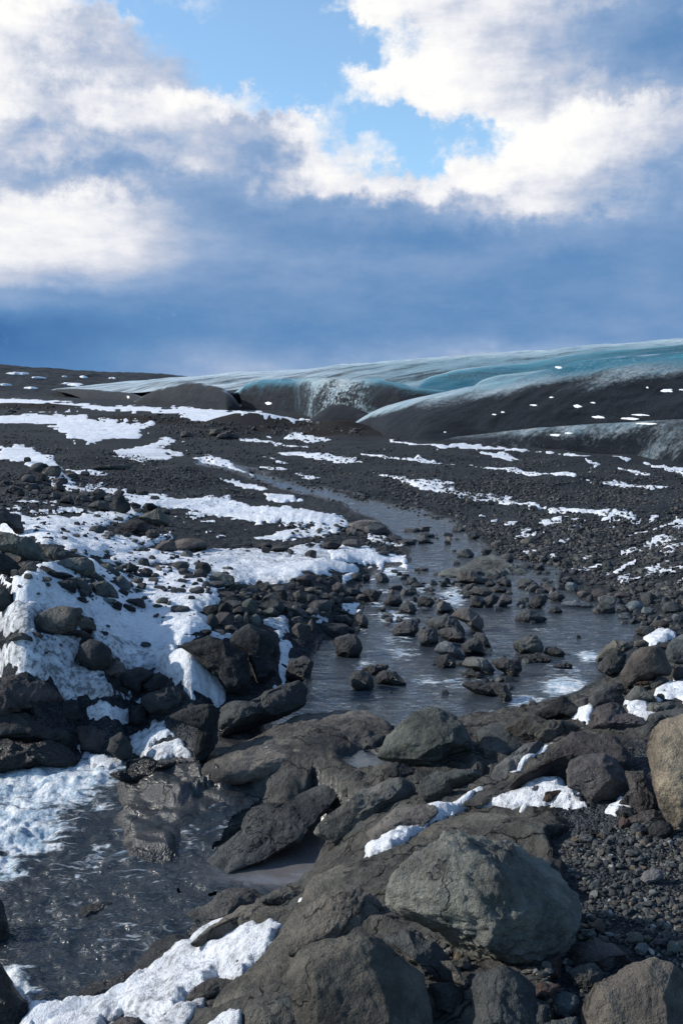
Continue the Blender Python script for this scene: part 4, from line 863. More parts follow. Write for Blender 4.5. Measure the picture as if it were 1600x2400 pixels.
# outlines: view|points|tone|tilt|depth|flags|label|landmark    flags: w wet, s slab (bedrock), r rounded, a angular, x small stone
ROCK_TXT = '''
H|-720 1060,-640 880,-568 800,-440 730,-390 690,-310 590,-268 530,-190 425,-150 330,-30 255,90 218,200 192,300 142,380 72,470 22,560 0,640 -15,760 6,880 -2,1050 -7,1200 8,1290 40,1290 70,1080 120,1020 200,1060 330,1120 620,1000 1060|b|.93|.11|s|big brown bedrock slab sloping down to the bottom edge|the foreground slab
H|195 400,215 350,300 250,400 175,470 130,540 95,640 90,750 115,870 160,980 225,1050 300,1100 370,1122 440,1100 500,1060 580,1000 650,900 700,780 730,680 735,590 720,480 660,400 575,300 520,220 480|h|.12|.85|rough|largest rough grey boulder in the right foreground|the largest boulder
H|-240 690,-215 640,-150 590,-90 575,0 575,90 562,160 590,250 655,330 710,385 760,400 850,410 980,400 1080,-180 1080,-200 960,-235 850,-250 760|b|.1|.8|r|big smooth dark brown boulder cut by the bottom edge|the big bottom boulder
H|-240 680,-245 640,-215 560,-180 490,-130 420,-70 380,0 350,70 345,130 385,175 430,200 480,235 540,180 580,90 590,0 610,-100 640|b|.15|.8||blocky brown boulder left of the largest boulder|the blocky brown boulder
H|565 980,580 880,590 790,620 740,720 712,790 730,850 770,890 810,900 900,905 1090,560 1090|d|.1|.7|a|squarish grey block standing below the largest boulder|the square block
H|1080 940,1100 870,1150 800,1230 745,1290 690,1420 677,1500 700,1590 760,1680 860,1700 1090,1090 1090|b|.15|.75||broad grey brown boulder in the bottom right corner|the corner boulder
H|165 580,220 555,300 540,370 570,450 620,490 670,500 780,440 800,390 790,340 720,250 650|d|.1|.7|a|dark angular rock wedged under the left side of the largest boulder|
H|1020 640,1080 590,1160 575,1260 600,1340 640,1385 675,1290 690,1220 745,1140 740,1060 700|p|.35|.6|a|purple topped flat rock right of the largest boulder|the purple rock
H|1045 740,1090 705,1160 700,1205 750,1190 790,1130 820,1070 810|g|.2|.7||teal grey stone in front of the purple rock|
H|880 740,920 680,1000 655,1020 700,1015 770,960 780|r|.1|.7|a|dark reddish stone in shade under the largest boulder|
H|940 890,970 845,1030 830,1080 850,1095 890,1060 940,990 945|u|.2|.7|r|rounded pale speckled stone right of the square block|
H|400 800,440 778,520 785,560 820,560 900,500 930,430 910|d|.1|.7||dark stone between the big bottom boulder and the square block|
H|-30 920,50 900,150 915,230 935,320 975,330 1090,-30 1090|g|.35|.6||low greenish rock at the bottom edge in front of the big boulder|
H|870 800,930 780,1010 800,1000 830,930 870,890 860|r|.2|.7||small reddish stone beside the square block|
H|440 690,500 680,530 720,560 770,590 790,570 830,520 790,500 720|b|.1|.5|a|narrow sunlit brown splinter in the gap below the largest boulder|
H|900 890,940 880,950 960,930 1000,880 980|d|.1|.7||dark little stone at right foot of the square block|
H|960 960,1080 940,1090 1080,960 1090|d|.1|.7||dark stone at the bottom edge between the square block and the corner boulder|
H|1360 310,1385 280,1430 265,1470 275,1478 305,1440 330,1390 335|w|.25|.7|r|pale speckled stone lying on the pebbles at right|the pale pebble stone
H|1408 85,1430 55,1470 45,1510 60,1530 100,1520 125,1450 132,1415 115|d|.15|.8|r|rounded dark stone at the top of the pebble patch|the round pebble stone
H|1265 55,1280 30,1320 35,1330 60,1315 85,1275 85|r|.15|.8|a|rust brown angular stone at the top of the pebble patch|
H|1315 75,1340 52,1390 58,1405 90,1390 112,1330 110|u|.2|.7||blue grey stone beside the rust brown stone on the pebbles|
H|1085 135,1095 110,1130 104,1158 125,1150 150,1105 152|w|.2|.8|r|whitish stone at the upper left corner of the pebble patch|
H|1120 100,1140 78,1175 85,1180 110,1150 122|d|.2|.8|a|dark stone touching the whitish stone by the slab|
H|1300 600,1310 560,1360 550,1388 575,1385 610,1340 625|b|.2|.8||brown stone above the corner boulder on the pebbles|
H|1345 635,1360 610,1400 608,1412 640,1385 668,1355 660|w|.2|.8|r|whitish round stone above the corner boulder|
H|1415 610,1430 588,1485 590,1492 620,1440 630|d|.3|.7|a|flat grey stone right of the whitish round stone|
H|1490 620,1505 598,1550 600,1565 640,1530 662,1495 655|g|.2|.8||green grey stone at the right edge above the corner boulder|
H|1095 570,1110 540,1160 540,1175 575,1130 590|w|.25|.8||cream coloured stone beside the right flank of the largest boulder|
H|1140 530,1160 498,1195 495,1212 540,1200 570,1155 565|r|.2|.8||rust stained stone beside the cream coloured stone|
H|1075 45,1085 35,1095 70,1100 110,1080 110|d|.1|.5|a|thin upright dark stone at the corner of the slab|
F|1398 560,1420 510,1480 470,1568 450,1680 440,1760 560,1760 800,1700 960,1600 985,1540 975,1490 920,1460 860,1440 790,1420 690,1400 620|t|.05|.8|r|tall smooth tan boulder cut by the right edge|the tan boulder
G|-120 1060,-60 700,0 700,40 760,80 830,125 880,130 930,110 1000,110 1060|k|.1|.8|rw|black wet boulder in the bottom left corner|the black corner boulder
G|-90 400,-10 390,20 430,35 500,45 600,0 612,-90 600|k|.1|.8|rw|black wet boulder at the left edge above the splash|
E|805 1217,830 1172,900 1122,1000 1032,1080 960,1130 900,1220 830,1280 815,1350 830,1400 790,1460 740,1530 710,1590 720,1570 770,1530 850,1480 890,1440 930,1380 1010,1280 1070,1180 1120,1050 1170,980 1180,940 1220,860 1242|d|.85|.18|s|long finger of dark rock between the running water and the still pool|the finger rock
E|900 715,1000 640,1100 580,1180 520,1280 480,1350 430,1430 415,1568 430,1700 450,1800 490,1810 520,1750 560,1700 600,1640 640,1580 655,1480 680,1300 700,1100 730,1000 745|b|.82|.30|s|brown smooth bedrock ridge between channel and pools|the brown ridge
F|150 635,180 590,210 530,270 480,330 430,400 405,470 415,540 435,600 470,630 520,650 580,645 620,560 640,480 665,400 675,350 670,260 655|g|.3|.8|s|big domed greenish rock on the near shore of the stream|the domed green rock
F|0 775,30 720,80 690,160 710,210 745,150 785,60 815,10 815|g|.4|.6|a|fractured blue green rock beside the small pool|
F|-140 975,-90 920,0 850,60 810,160 770,240 730,310 715,350 740,350 800,330 840,260 870,200 930,130 980,40 1015,-40 1025|g|.45|.55|s|dark blue green ridge of rock at the head of the still pool|the blue green ridge
F|350 805,360 750,420 715,520 680,620 690,660 710,600 740,520 760,500 800,450 835,380 845|g|.45|.6|s|low dark green rock between the two small pools|
F|175 690,230 665,300 660,350 690,365 720,280 735,210 722|d|.4|.6||small grey green rock in front of the domed rock|
F|90 600,130 550,200 530,205 570,150 605|d|.4|.6||small grey rock at the left foot of the domed rock|
F|110 990,190 930,260 870,340 840,420 850,440 885,380 925,300 965,230 1000,150 1040|b|.7|.4|s|brown rock lip left of the curving snow strip|
F|620 520,700 490,800 505,860 550,830 600,740 640,670 640,630 590|d|.6|.45|s|flat dark rock right of the domed green rock|
F|730 495,780 470,850 455,950 465,1060 450,1120 485,1050 525,980 555,900 575,830 550,770 520|b|.45|.5|s|low brown ridge below the pointed dark rock|
F|885 435,950 400,1000 355,1020 350,1070 390,1120 440,1060 460,950 465|k|.2|.7|a|pointed dark rock jutting at the stream edge|the pointed dark rock
F|1130 505,1135 440,1170 400,1230 385,1280 390,1310 430,1390 460,1390 495,1300 508,1200 510|p|.2|.7|a|dark brown wedge shaped rock right of the pointed rock|the dark brown wedge
F|610 855,690 805,740 775,850 705,900 650,980 565,1050 515,1120 485,1200 500,1260 535,1280 600,1320 640,1330 700,1250 720,1100 720,1035 715,960 712,870 745,780 795,700 835|p|.55|.45|s|brown purple outcrop behind the large white snow patch|the brown outcrop
F|1035 705,1050 640,1090 600,1150 600,1210 605,1260 620,1300 660,1325 700,1328 770,1250 835,1150 855,1100 800,1040 778|p|.15|.75|a|bulky rock with a flat face at the right end of the brown outcrop|
F|1300 700,1390 685,1425 750,1445 820,1435 870,1370 895,1320 850,1262 845,1322 780|p|.45|.6|s|cracked dark rock left of the tan boulder|
F|1330 535,1400 455,1500 420,1568 415,1640 430,1640 480,1480 475,1420 515,1390 555|d|.6|.4|s|smooth flat slab behind the tan boulder|
F|1250 892,1290 855,1330 870,1352 912,1290 915|d|.3|.7||small dark rock below the brown outcrop beside a snow pocket|
F|1305 905,1380 890,1440 878,1480 925,1420 955,1330 945|p|.5|.5|s|low dark rock at the left foot of the tan boulder|
F|665 745,680 700,760 650,860 590,940 570,890 620,800 690,760 735|g|.6|.45|s|narrow grey green rib beside the white snow wedge|
F|540 862,600 832,700 770,800 745,870 740,780 790,700 825,640 850|p|.6|.22|s|low brown rib between the two snow strips|
F|870 780,900 765,912 778,890 795,872 795|d|.2|.8||little dark rock poking out of the large white snow patch|
F|920 845,935 800,1000 785,1015 795,970 830,960 848|r|.3|.6|a|reddish rock sticking out of the large white snow patch|
G|850 510,865 470,930 440,980 390,1060 345,1150 348,1230 380,1200 420,1120 450,1060 480,960 500,890 522|g|.62|.3|a|jointed blue green rock at the lower shore of the still pool|the jointed green rock
G|860 620,900 560,1000 500,1100 460,1180 440,1280 430,1380 440,1360 480,1310 520,1280 540,1190 525,1100 540,1050 512,960 545|b|.7|.35|s|brown bedrock lip above the big snowbank|
G|1190 420,1240 390,1300 370,1370 365,1410 385,1390 420,1300 435|g|.5|.5||grey green rock between the jointed rock and the foreground slab|
G|620 700,680 640,760 590,850 565,880 590,850 630,750 680,680 720,600 765|d|.75|.35|sw|low wet rock lip along the shore of the dark water|
G|340 860,420 800,520 760,620 730,680 720,560 800,430 850|d|.8|.25|sw|wet rock strip under the edge of the big snowbank|
G|330 500,380 440,440 430,520 420,490 455,420 480,370 510|k|.7|.3|sw|small dark rock awash in the lower water|
G|470 1060,490 985,560 945,640 950,700 1000,720 1060|p|.4|.5||dark rock at the bottom edge under the snow lip|
G|850 870,880 820,960 780,1030 770,1120 775,1080 800,960 850|p|.6|.4||low purplish rock in the big snowbank|
G|1120 920,1170 890,1300 890,1370 930,1380 1080,1130 1080|b|.2|.7||brown rock at the bottom edge left of the big bottom boulder|
O|765 965,790 900,850 830,930 780,1040 785,1120 850,1090 920,1060 905,930 895,850 930,800 985|b|.15|.8||weathered brown boulder at the water edge behind a cut block|
O|785 1060,800 990,850 925,930 890,1060 900,1045 980,1010 1060,1000 1115,900 1125|d|.05|.8|a|cut faced grey block at the water edge on the right|the cut block
O|990 1095,1030 1040,1070 960,1110 880,1180 850,1320 840,1390 890,1410 960,1470 1040,1460 1110,1350 1120,1280 1155,1150 1165,1080 1210,1050 1250,1010 1190|b|.05|.85|r|large smooth brown boulder on the right bank|the smooth brown boulder
O|1405 905,1420 840,1470 770,1568 730,1640 720,1650 985,1568 1005,1480 1000,1430 965|u|.1|.8|r|pale blue grey boulder at the right edge of the bank|the blue grey boulder
O|1010 1315,1080 1250,1150 1190,1230 1190,1280 1250,1330 1325,1300 1355,1180 1340,1080 1340|g|.25|.75|a|pale green peaked rock below the smooth brown boulder|the green peaked rock
O|690 1345,750 1270,850 1200,960 1150,1010 1170,1030 1240,1000 1280,1040 1335,960 1380,860 1380,760 1400|d|.4|.6|s|rough dark ledge below the cut block|
O|1250 1205,1330 1120,1420 1110,1470 1160,1400 1195,1340 1215,1300 1245|d|.25|.7||dark rock between the smooth brown boulder and the snow|
O|1220 1405,1240 1360,1480 1345,1510 1380,1440 1435,1300 1465,1240 1445|g|.35|.6|a|long greenish block lying on the crusty snow|
O|1470 1105,1500 1020,1568 1005,1650 1010,1650 1135,1480 1155|p|.1|.8||dark brown rock below the blue grey boulder|
O|1100 1190,1110 1150,1180 1140,1260 1160,1230 1200,1150 1200|r|.2|.7||small reddish rock tucked under the smooth brown boulder|
O|970 1260,985 1220,1010 1200,1050 1250,1010 1290|b|.1|.8||little sunlit stone left of the green peaked rock|
O|0 775,80 740,140 715,220 730,260 790,290 850,275 905,160 905,40 935,10 870|g|.1|.8|aw|angular grey green boulder standing in the stream|the midstream boulder
O|270 905,290 840,370 840,450 870,490 915,450 945,350 935|k|.2|.8|w|low black rock touching the midstream boulder|
O|320 1045,430 1000,500 990,550 1010,550 1055,460 1055|k|.3|.7|w|flat black rock awash in the stream below the midstream boulder|
O|40 930,110 905,250 910,340 930,360 975,250 1000,120 1000|k|.4|.6|w|dark rock shelf in front of the midstream boulder|
O|10 605,40 540,110 510,200 520,270 550,335 580,290 625,200 625,100 635|d|.25|.75|w|broad dark boulder at the head of the stream pool|the broad dark boulder
O|310 520,370 480,430 475,465 510,450 540,350 545|d|.25|.8|w|rounded dark rock right of the broad dark boulder|
O|335 405,360 340,400 325,450 350,490 390,430 435,370 435|d|.15|.8|aw|dark pointed boulder above the stream pool|
O|440 450,500 420,570 410,670 430,760 470,750 495,600 495,500 475|u|.35|.7|a|long grey boulder with a lit face on the stream shore|the long grey boulder
O|130 475,180 390,250 370,320 385,320 430,270 485,230 505|k|.15|.8|aw|black craggy rock left of the long grey boulder|
N|850 525,860 450,910 405,960 420,1010 470,1040 520,990 548,900 548|b|.1|.8|aw|pointed brown boulder topping the midstream pile|the pointed brown boulder
N|1000 560,1060 510,1170 485,1240 540,1300 600,1310 650,1280 715,1200 690,1130 620,1060 590|b|.1|.8|rw|big rounded brown boulder at right of the midstream pile|
N|760 615,820 560,900 540,980 545,1080 590,1140 650,1160 720,1130 755,1060 705,950 685,870 685,790 655|d|.15|.8|w|wide dark boulder in the centre of the midstream pile|the wide dark boulder
N|460 700,500 640,560 600,650 590,700 630,710 700,650 755,560 755,480 745|d|.1|.8|rw|rough dark boulder left of the midstream pile|the rough dark boulder
N|690 720,720 680,800 670,880 680,910 750,890 825,800 855,720 835|d|.05|.8|w|squat grey boulder low in the midstream pile|
N|900 690,960 665,1060 670,1120 730,1150 780,1080 815,960 795,910 760|p|.1|.8|w|brown boulder in front of the wide dark boulder|
N|840 885,880 830,950 780,1060 820,1110 870,1130 965,1060 975,980 915,900 915|u|.2|.75|w|grey boulder with a lit top in the midstream pile|
N|1080 820,1150 780,1230 750,1280 800,1330 925,1250 935,1160 945,1120 885|k|.05|.8|aw|black tilted boulder at right of the midstream pile|the black tilted boulder
N|1200 745,1240 710,1300 720,1350 780,1380 855,1320 875,1270 795|k|.05|.8|w|dark boulder leaning behind the black tilted boulder|
N|850 965,900 930,980 910,1040 960,1050 1045,950 1050,880 1035|k|.05|.8|aw|small black boulder at the lower left end of the midstream pile|
N|1100 1015,1140 950,1220 925,1310 940,1380 990,1420 1060,1370 1115,1290 1085,1220 1045,1130 1035|g|.15|.75|w|greenish boulder with lit crest below the midstream pile|the lit crest boulder
N|1380 975,1460 935,1568 930,1640 960,1660 1060,1568 1125,1480 1085,1420 1055|p|.1|.8|w|dark brown boulder right of the lit crest boulder|
N|1100 1195,1180 1150,1260 1140,1320 1180,1390 1240,1440 1305,1330 1310,1230 1270|k|.2|.7|aw|sloping black rock at the lower end of the midstream rocks|the sloping black rock
N|1360 1195,1420 1140,1500 1170,1560 1250,1568 1335,1500 1365,1430 1295|k|.05|.8|aw|steep black rock beside the foam right of the sloping rock|
N|1110 1095,1190 1060,1260 1090,1310 1140,1250 1155|k|.3|.6|w|low black rock between the lit crest boulder and the sloping rock|
N|75 1145,110 1080,180 1060,250 1080,290 1140,300 1215,260 1255,150 1255,90 1215|k|.05|.85|rw|round black boulder alone in the near stream|the round black boulder
N|280 1125,340 1060,430 1040,500 1060,550 1120,600 1195,500 1210,400 1190,310 1175|d|.25|.75|w|pointed grey boulder right of the round black boulder|
N|180 1055,250 1010,350 1000,440 1020,420 1055,330 1075,280 1115|p|.35|.7|w|purple brown boulder behind the round black boulder|
N|-60 770,-20 740,60 725,130 740,170 790,190 855,160 935,60 945,-50 935|k|.05|.85|rw|big round black boulder on the left shore of the stream|the round shore boulder
N|115 565,160 540,215 535,245 600,245 685,170 665,110 605|p|.05|.8|aw|reddish black boulder on the left shore behind the round shore boulder|
N|-120 605,-60 560,50 555,120 590,130 665,40 665,-80 645|d|.1|.8|w|smooth grey boulder left of the reddish black boulder|
N|-100 705,-40 650,60 650,130 690,120 735,0 745|k|.15|.8|w|flat topped black boulder above the round shore boulder|
N|375 445,400 390,460 360,540 380,560 440,510 485,420 475|k|.15|.8|w|round dark boulder in the upper rapids|the upper rapids boulder
N|520 515,540 450,600 420,660 450,695 510,660 555,570 545|d|.1|.8|aw|wet glinting boulder right of the upper rapids boulder|
N|690 405,740 375,820 390,860 440,820 485,700 475|k|.15|.8|w|black boulder between the rapids and the pointed brown boulder|
N|190 350,230 310,310 320,350 360,340 415,290 445,240 390|k|.1|.8|w|black boulder on the left of the upper rapids|
N|590 265,620 210,680 205,690 250,650 272|k|.1|.8|w|small black stone standing in the upper rapids|
N|900 285,910 240,960 245,970 290,930 302|k|.1|.8|w|small cube shaped black stone in the upper rapids|
N|1050 255,1060 160,1120 130,1200 150,1300 210,1310 270,1230 275,1140 255|b|.15|.75|aw|craggy brown boulder in front of the flat green slab|the craggy brown boulder
N|1110 315,1150 270,1220 260,1200 310,1140 342|d|.1|.8|w|small dark stone below the craggy brown boulder|
N|1170 335,1220 280,1300 290,1390 340,1350 385,1260 385,1190 365|p|.2|.75|w|brown purple boulder below the craggy brown boulder|
N|1360 305,1430 270,1520 310,1520 352,1430 355|d|.25|.7|aw|grey faceted rock right of the brown purple boulder|
N|1175 485,1180 390,1240 370,1310 430,1300 495|k|.05|.8|w|upright black boulder in the upper midstream rocks|
N|1290 405,1380 360,1450 390,1440 440,1340 495,1310 455|d|.15|.8|aw|flat faced dark boulder right of the upright black boulder|
N|1100 400,1120 335,1160 330,1190 370,1170 410|d|.05|.8|w|small sunlit rock at the left of the upright black boulder|
N|1440 470,1450 380,1500 345,1560 390,1568 450,1500 480|p|.1|.8|w|brown rock at the right end of the upper midstream rocks|
N|1420 250,1490 190,1550 230,1560 290,1500 300,1440 280|d|.1|.8|aw|dark triangular rock behind the upper midstream rocks|
D|420 502,470 470,560 450,620 410,700 395,800 430,900 450,930 485,880 495,760 488,640 495,540 505|g|.82|.30|s|broad flat green grey slab lying in the stream|the flat green slab
E|815 125,880 100,960 75,1040 100,1100 130,1140 160,1150 230,1160 330,1130 395,1060 375,1030 335,1000 275,930 215,870 155|k|.1|.7|s|huge black outcrop overhanging the channel on the left bank|the black outcrop
E|1050 105,1080 50,1140 25,1230 45,1280 90,1295 150,1270 200,1280 260,1230 325,1180 345,1155 250,1140 160|k|.1|.7|s|black buttress at the right side of the huge outcrop|the black buttress
E|1000 505,1010 400,1060 370,1130 390,1200 350,1300 310,1380 290,1415 330,1410 390,1330 435,1200 485,1100 510,1010 550|k|.3|.6|sw|low wet black rock at the foot of the buttress by the channel|
E|1310 265,1330 180,1400 170,1440 200,1430 260,1400 305,1350 295|k|.1|.8|w|black rock at the channel mouth right of the snow ribbon|
E|-100 305,0 265,90 250,160 260,240 310,300 370,230 405,240 445,120 445,-100 475|p|.15|.6|s|upper dark cliff rock under the dirty snow tongue|the upper cliff rock
E|220 415,290 370,360 375,400 450,430 485,350 490,280 455|d|.1|.7|a|angular dark rock left of the hanging ice sheet|
E|-100 485,0 440,120 430,230 440,290 490,360 520,370 575,330 610,250 580,140 575,0 545,-100 565|d|.15|.6|s|middle dark cliff rock on the left bank|
E|-100 565,0 520,100 560,240 560,330 600,360 640,390 700,300 700,200 680,100 690,-100 700|k|.2|.6|sw|lowest wet cliff rock above the white water|
E|350 495,440 485,500 510,500 575,470 630,380 600,360 545|p|.1|.7||dark brown rock below the hanging ice sheet|
E|490 605,500 540,560 520,600 570,610 625,560 655|d|.1|.7||dark rock between the hollow snow ledge and the ragged ledge|
E|355 170,370 120,410 95,470 105,510 145,515 190,480 232,430 244,390 225,360 195|d|.05|.85|r|smooth round grey boulder set in the snow above the cliff|the round grey boulder
E|470 255,500 210,535 175,570 205,580 240,540 270,490 280|p|.05|.8|a|dark brown rock at the right of the round grey boulder|
E|510 285,560 235,660 225,710 255,690 285,660 295,640 355,590 335,540 315|d|.15|.7||dark green grey rock under the round grey boulder|
E|655 305,690 275,740 250,800 285,820 315,750 345,670 345|d|.1|.7|a|angular dark rock below the white snow tongue|
E|640 375,680 340,800 310,870 320,920 370,900 405,820 425,760 445,690 435,660 405|k|.1|.7|s|rounded black rock in the middle of the cliff|the middle cliff rock
E|760 455,830 420,930 390,990 400,1005 470,1000 565,960 630,930 668,890 655,890 605,910 505,860 475|k|.05|.7|s|black cliff base falling into the channel|
E|590 405,650 390,690 430,690 485,620 505,590 475|k|.05|.8|a|black rock right of the hanging ice sheet|
E|580 695,650 650,740 650,830 640,890 640,880 675,780 700,660 755,600 740|k|.3|.6|sw|wet black rock at the waterfall lip|
E|500 715,580 690,620 720,630 755,560 748|k|.3|.6|w|small wet rock at the edge of the white water|
M|300 615,340 560,450 500,540 475,630 478,710 500,760 560,740 600,710 665,700 705,560 735,440 745,370 725,330 670|b|.15|.8|r|large smooth brown boulder half of a split pair on the left snow|the twin brown boulder
M|700 690,710 655,740 600,790 560,850 600,885 650,888 715,800 700|b|.15|.8|r|smaller half of the split brown boulder on the left snow|
M|820 250,870 225,960 230,1040 280,1090 350,1095 405,1000 390,920 405,860 385,850 300|g|.1|.8||largest green grey boulder of the row on the left snowfield|the green grey boulder
M|650 225,700 200,780 215,830 280,855 350,830 370,740 350,700 280|d|.1|.8||dark green boulder left of the green grey boulder|
M|1055 265,1080 210,1120 185,1170 230,1210 290,1195 340,1120 315,1070 295|u|.05|.8|r|smooth egg shaped grey stone standing on the left snowfield|the egg shaped stone
M|1090 330,1120 300,1190 340,1180 372,1110 365|d|.2|.8||low grey rock in front of the egg shaped stone|
M|330 195,350 110,380 90,430 105,520 150,640 160,710 200,620 225,480 220,380 220|k|.1|.75|a|long black angular boulder on the left snow|the long black boulder
M|510 245,600 225,690 240,705 280,700 365,620 335,550 295|d|.1|.8|a|dark slab sided boulder in front of the long black boulder|
M|780 215,820 170,880 150,960 210,970 245,860 230|d|.15|.8||dark boulder at the foot of the green slab|
M|490 105,560 50,720 25,800 30,860 70,880 150,800 190,700 185,620 135,520 125|g|.2|.75|r|big rounded green boulder at the lower end of the green slab|the rounded green boulder
M|890 95,960 85,1020 90,1100 160,1110 195,1040 195,970 155|g|.3|.7||flat green boulder right of the rounded green boulder|
M|1140 155,1190 65,1250 90,1300 100,1280 140,1200 168|k|.1|.8|a|sharp dark two faced rock on the snowfield|the sharp two faced rock
M|1265 65,1310 20,1360 40,1378 90,1330 102,1280 88|d|.1|.8|r|round dark stone behind the sharp two faced rock|
M|1280 165,1330 110,1400 140,1420 190,1340 200|p|.15|.8|a|brown rock in front of the sharp two faced rock|
M|-80 300,0 270,70 320,130 400,172 495,80 510,0 525,-80 525|d|.1|.8|r|dark blue grey boulder at the left edge above the grimy snow|the left edge boulder
K|-80 780,0 768,80 790,150 850,200 930,215 985,150 995,0 955,-80 955|k|.1|.8|r|big black boulder at the left edge below the green slab|the left black boulder
M|170 90,220 70,300 90,345 130,330 155,230 135|b|.3|.8|r|low brown rounded stone right of the left black boulder|
M|1140 420,1200 400,1310 400,1350 440,1355 495,1330 505,1260 465|p|.2|.8||brown shadowed boulder sunk in the snow hollow|the sunken brown boulder
M|1020 475,1080 420,1130 450,1110 515,1050 505|k|.1|.8|a|black rock left of the sunken brown boulder|
M|1110 505,1140 450,1200 455,1250 490,1250 525,1150 525|k|.2|.8||black rock touching the sunken brown boulder group|
M|920 415,970 385,1080 410,1040 455,960 445|u|.3|.8|a|flat grey rock in front of the green grey boulder|
M|690 410,740 380,790 390,805 445,740 435|k|.2|.8|a|black triangular stone alone on the snow|
M|75 795,120 730,200 715,300 760,305 800,200 785,130 790|b|.2|.8|r|brown stone below the grimy snow wedge|
M|230 745,260 705,340 700,405 745,390 770,310 760|p|.3|.8||brown flat rock at the foot of the twin boulder|
M|400 775,440 740,560 730,700 690,800 700,950 765,860 745,700 725,520 760|p|.45|.5||long thin dark rock edge below the twin boulder|
K|-60 480,-30 360,40 335,90 390,180 410,210 500,235 565,200 595,130 565,60 500|p|.1|.8|a|tall dark brown rock at the left edge of the snow shelf|the tall brown rock
K|120 565,150 520,200 540,230 595,150 595|r|.1|.8||small reddish brown rock at the foot of the tall brown rock|
K|1100 545,1130 490,1180 450,1250 440,1330 470,1400 530,1470 610,1330 610,1150 595|k|.15|.8||big black boulder on the gravel island in the snow|the island boulder
K|1260 445,1350 400,1440 370,1520 400,1560 450,1550 515,1480 525,1400 515,1330 470|b|.25|.8|r|brown pyramid boulder behind the island boulder|
K|1335 585,1370 550,1430 560,1475 612,1430 635,1350 625|p|.1|.8||small brown boulder in front of the island boulder|
K|810 565,840 520,910 510,980 530,960 575,870 585|d|.2|.8||low dark stone left of the island boulder|
K|1405 745,1440 690,1490 645,1568 640,1600 660,1640 750,1500 755|p|.15|.8|a|dark brown boulder at the end of the undercut snow shelf|the shelf end boulder
K|0 575,100 600,200 630,300 640,370 690,400 760,425 825,330 830,230 815,150 775,90 745,-80 710,-80 570|g|.35|.6|s|upper block of the long green grey slab at left|the green slab
K|380 705,480 705,560 730,640 770,720 800,620 835,500 835,430 795|g|.35|.6|s|lower block of the long green grey slab at left|
K|1020 315,1040 250,1100 225,1140 250,1190 310,1205 365,1170 405,1090 395,1030 385|k|.05|.85||tall black boulder at the right of the upper left pile|the tall black boulder
K|780 345,840 310,920 280,1000 310,1020 385,950 390,860 360|d|.1|.8||wide dark boulder left of the tall black boulder|
K|840 215,890 170,960 190,1000 250,990 295,920 265,850 245|p|.1|.8||brown boulder on top of the upper left pile|
K|490 165,510 120,550 105,590 150,600 210,540 205|p|.05|.8||upright brown boulder at the top of the upper left pile|the upright brown boulder
K|540 295,600 240,650 240,690 280,690 315,590 320|d|.1|.8|a|pointed dark boulder in the middle of the upper left pile|
K|1300 345,1340 310,1400 310,1450 340,1430 375,1350 385|k|.15|.8||low black boulder right of the tall black boulder|
K|1190 315,1220 295,1300 330,1280 375,1220 365|d|.15|.8||dark rock leaning right of the tall black boulder|
K|715 155,740 120,780 140,785 168,730 168|b|.1|.8||small brown stone alone on the upper left snow|
K|480 100,530 78,600 95,630 132,560 134|b|.2|.8||pale brown stone above the upright brown boulder|
K|395 45,400 0,430 -20,500 -15,530 0,560 55,480 55|k|.1|.8||dark boulder at the top of the upper left snow strip|
K|360 85,390 45,430 60,430 112,380 103|k|.1|.8||small black boulder beside the upper left snow strip|
A|410 622,415 608,450 605,590 605,610 618,560 628,450 630|p|.3|.6|a|long dark block on the plain beside the far channel|
A|828 478,835 455,855 450,880 465,880 480|b|.2|.8||brown stone at the left foot of the moraine mound|
A|990 485,1000 462,1040 452,1080 462,1105 485,1050 490|p|.3|.7||low brown boulder in front of the moraine mound|
A|955 470,970 445,1000 440,1020 462,990 475|b|.2|.8||tan brown rock on the moraine mound|
B|232 500,245 480,262 478,270 500|d|.1|.8|a|dark pointed stone at the foot of the ice slope|
'''
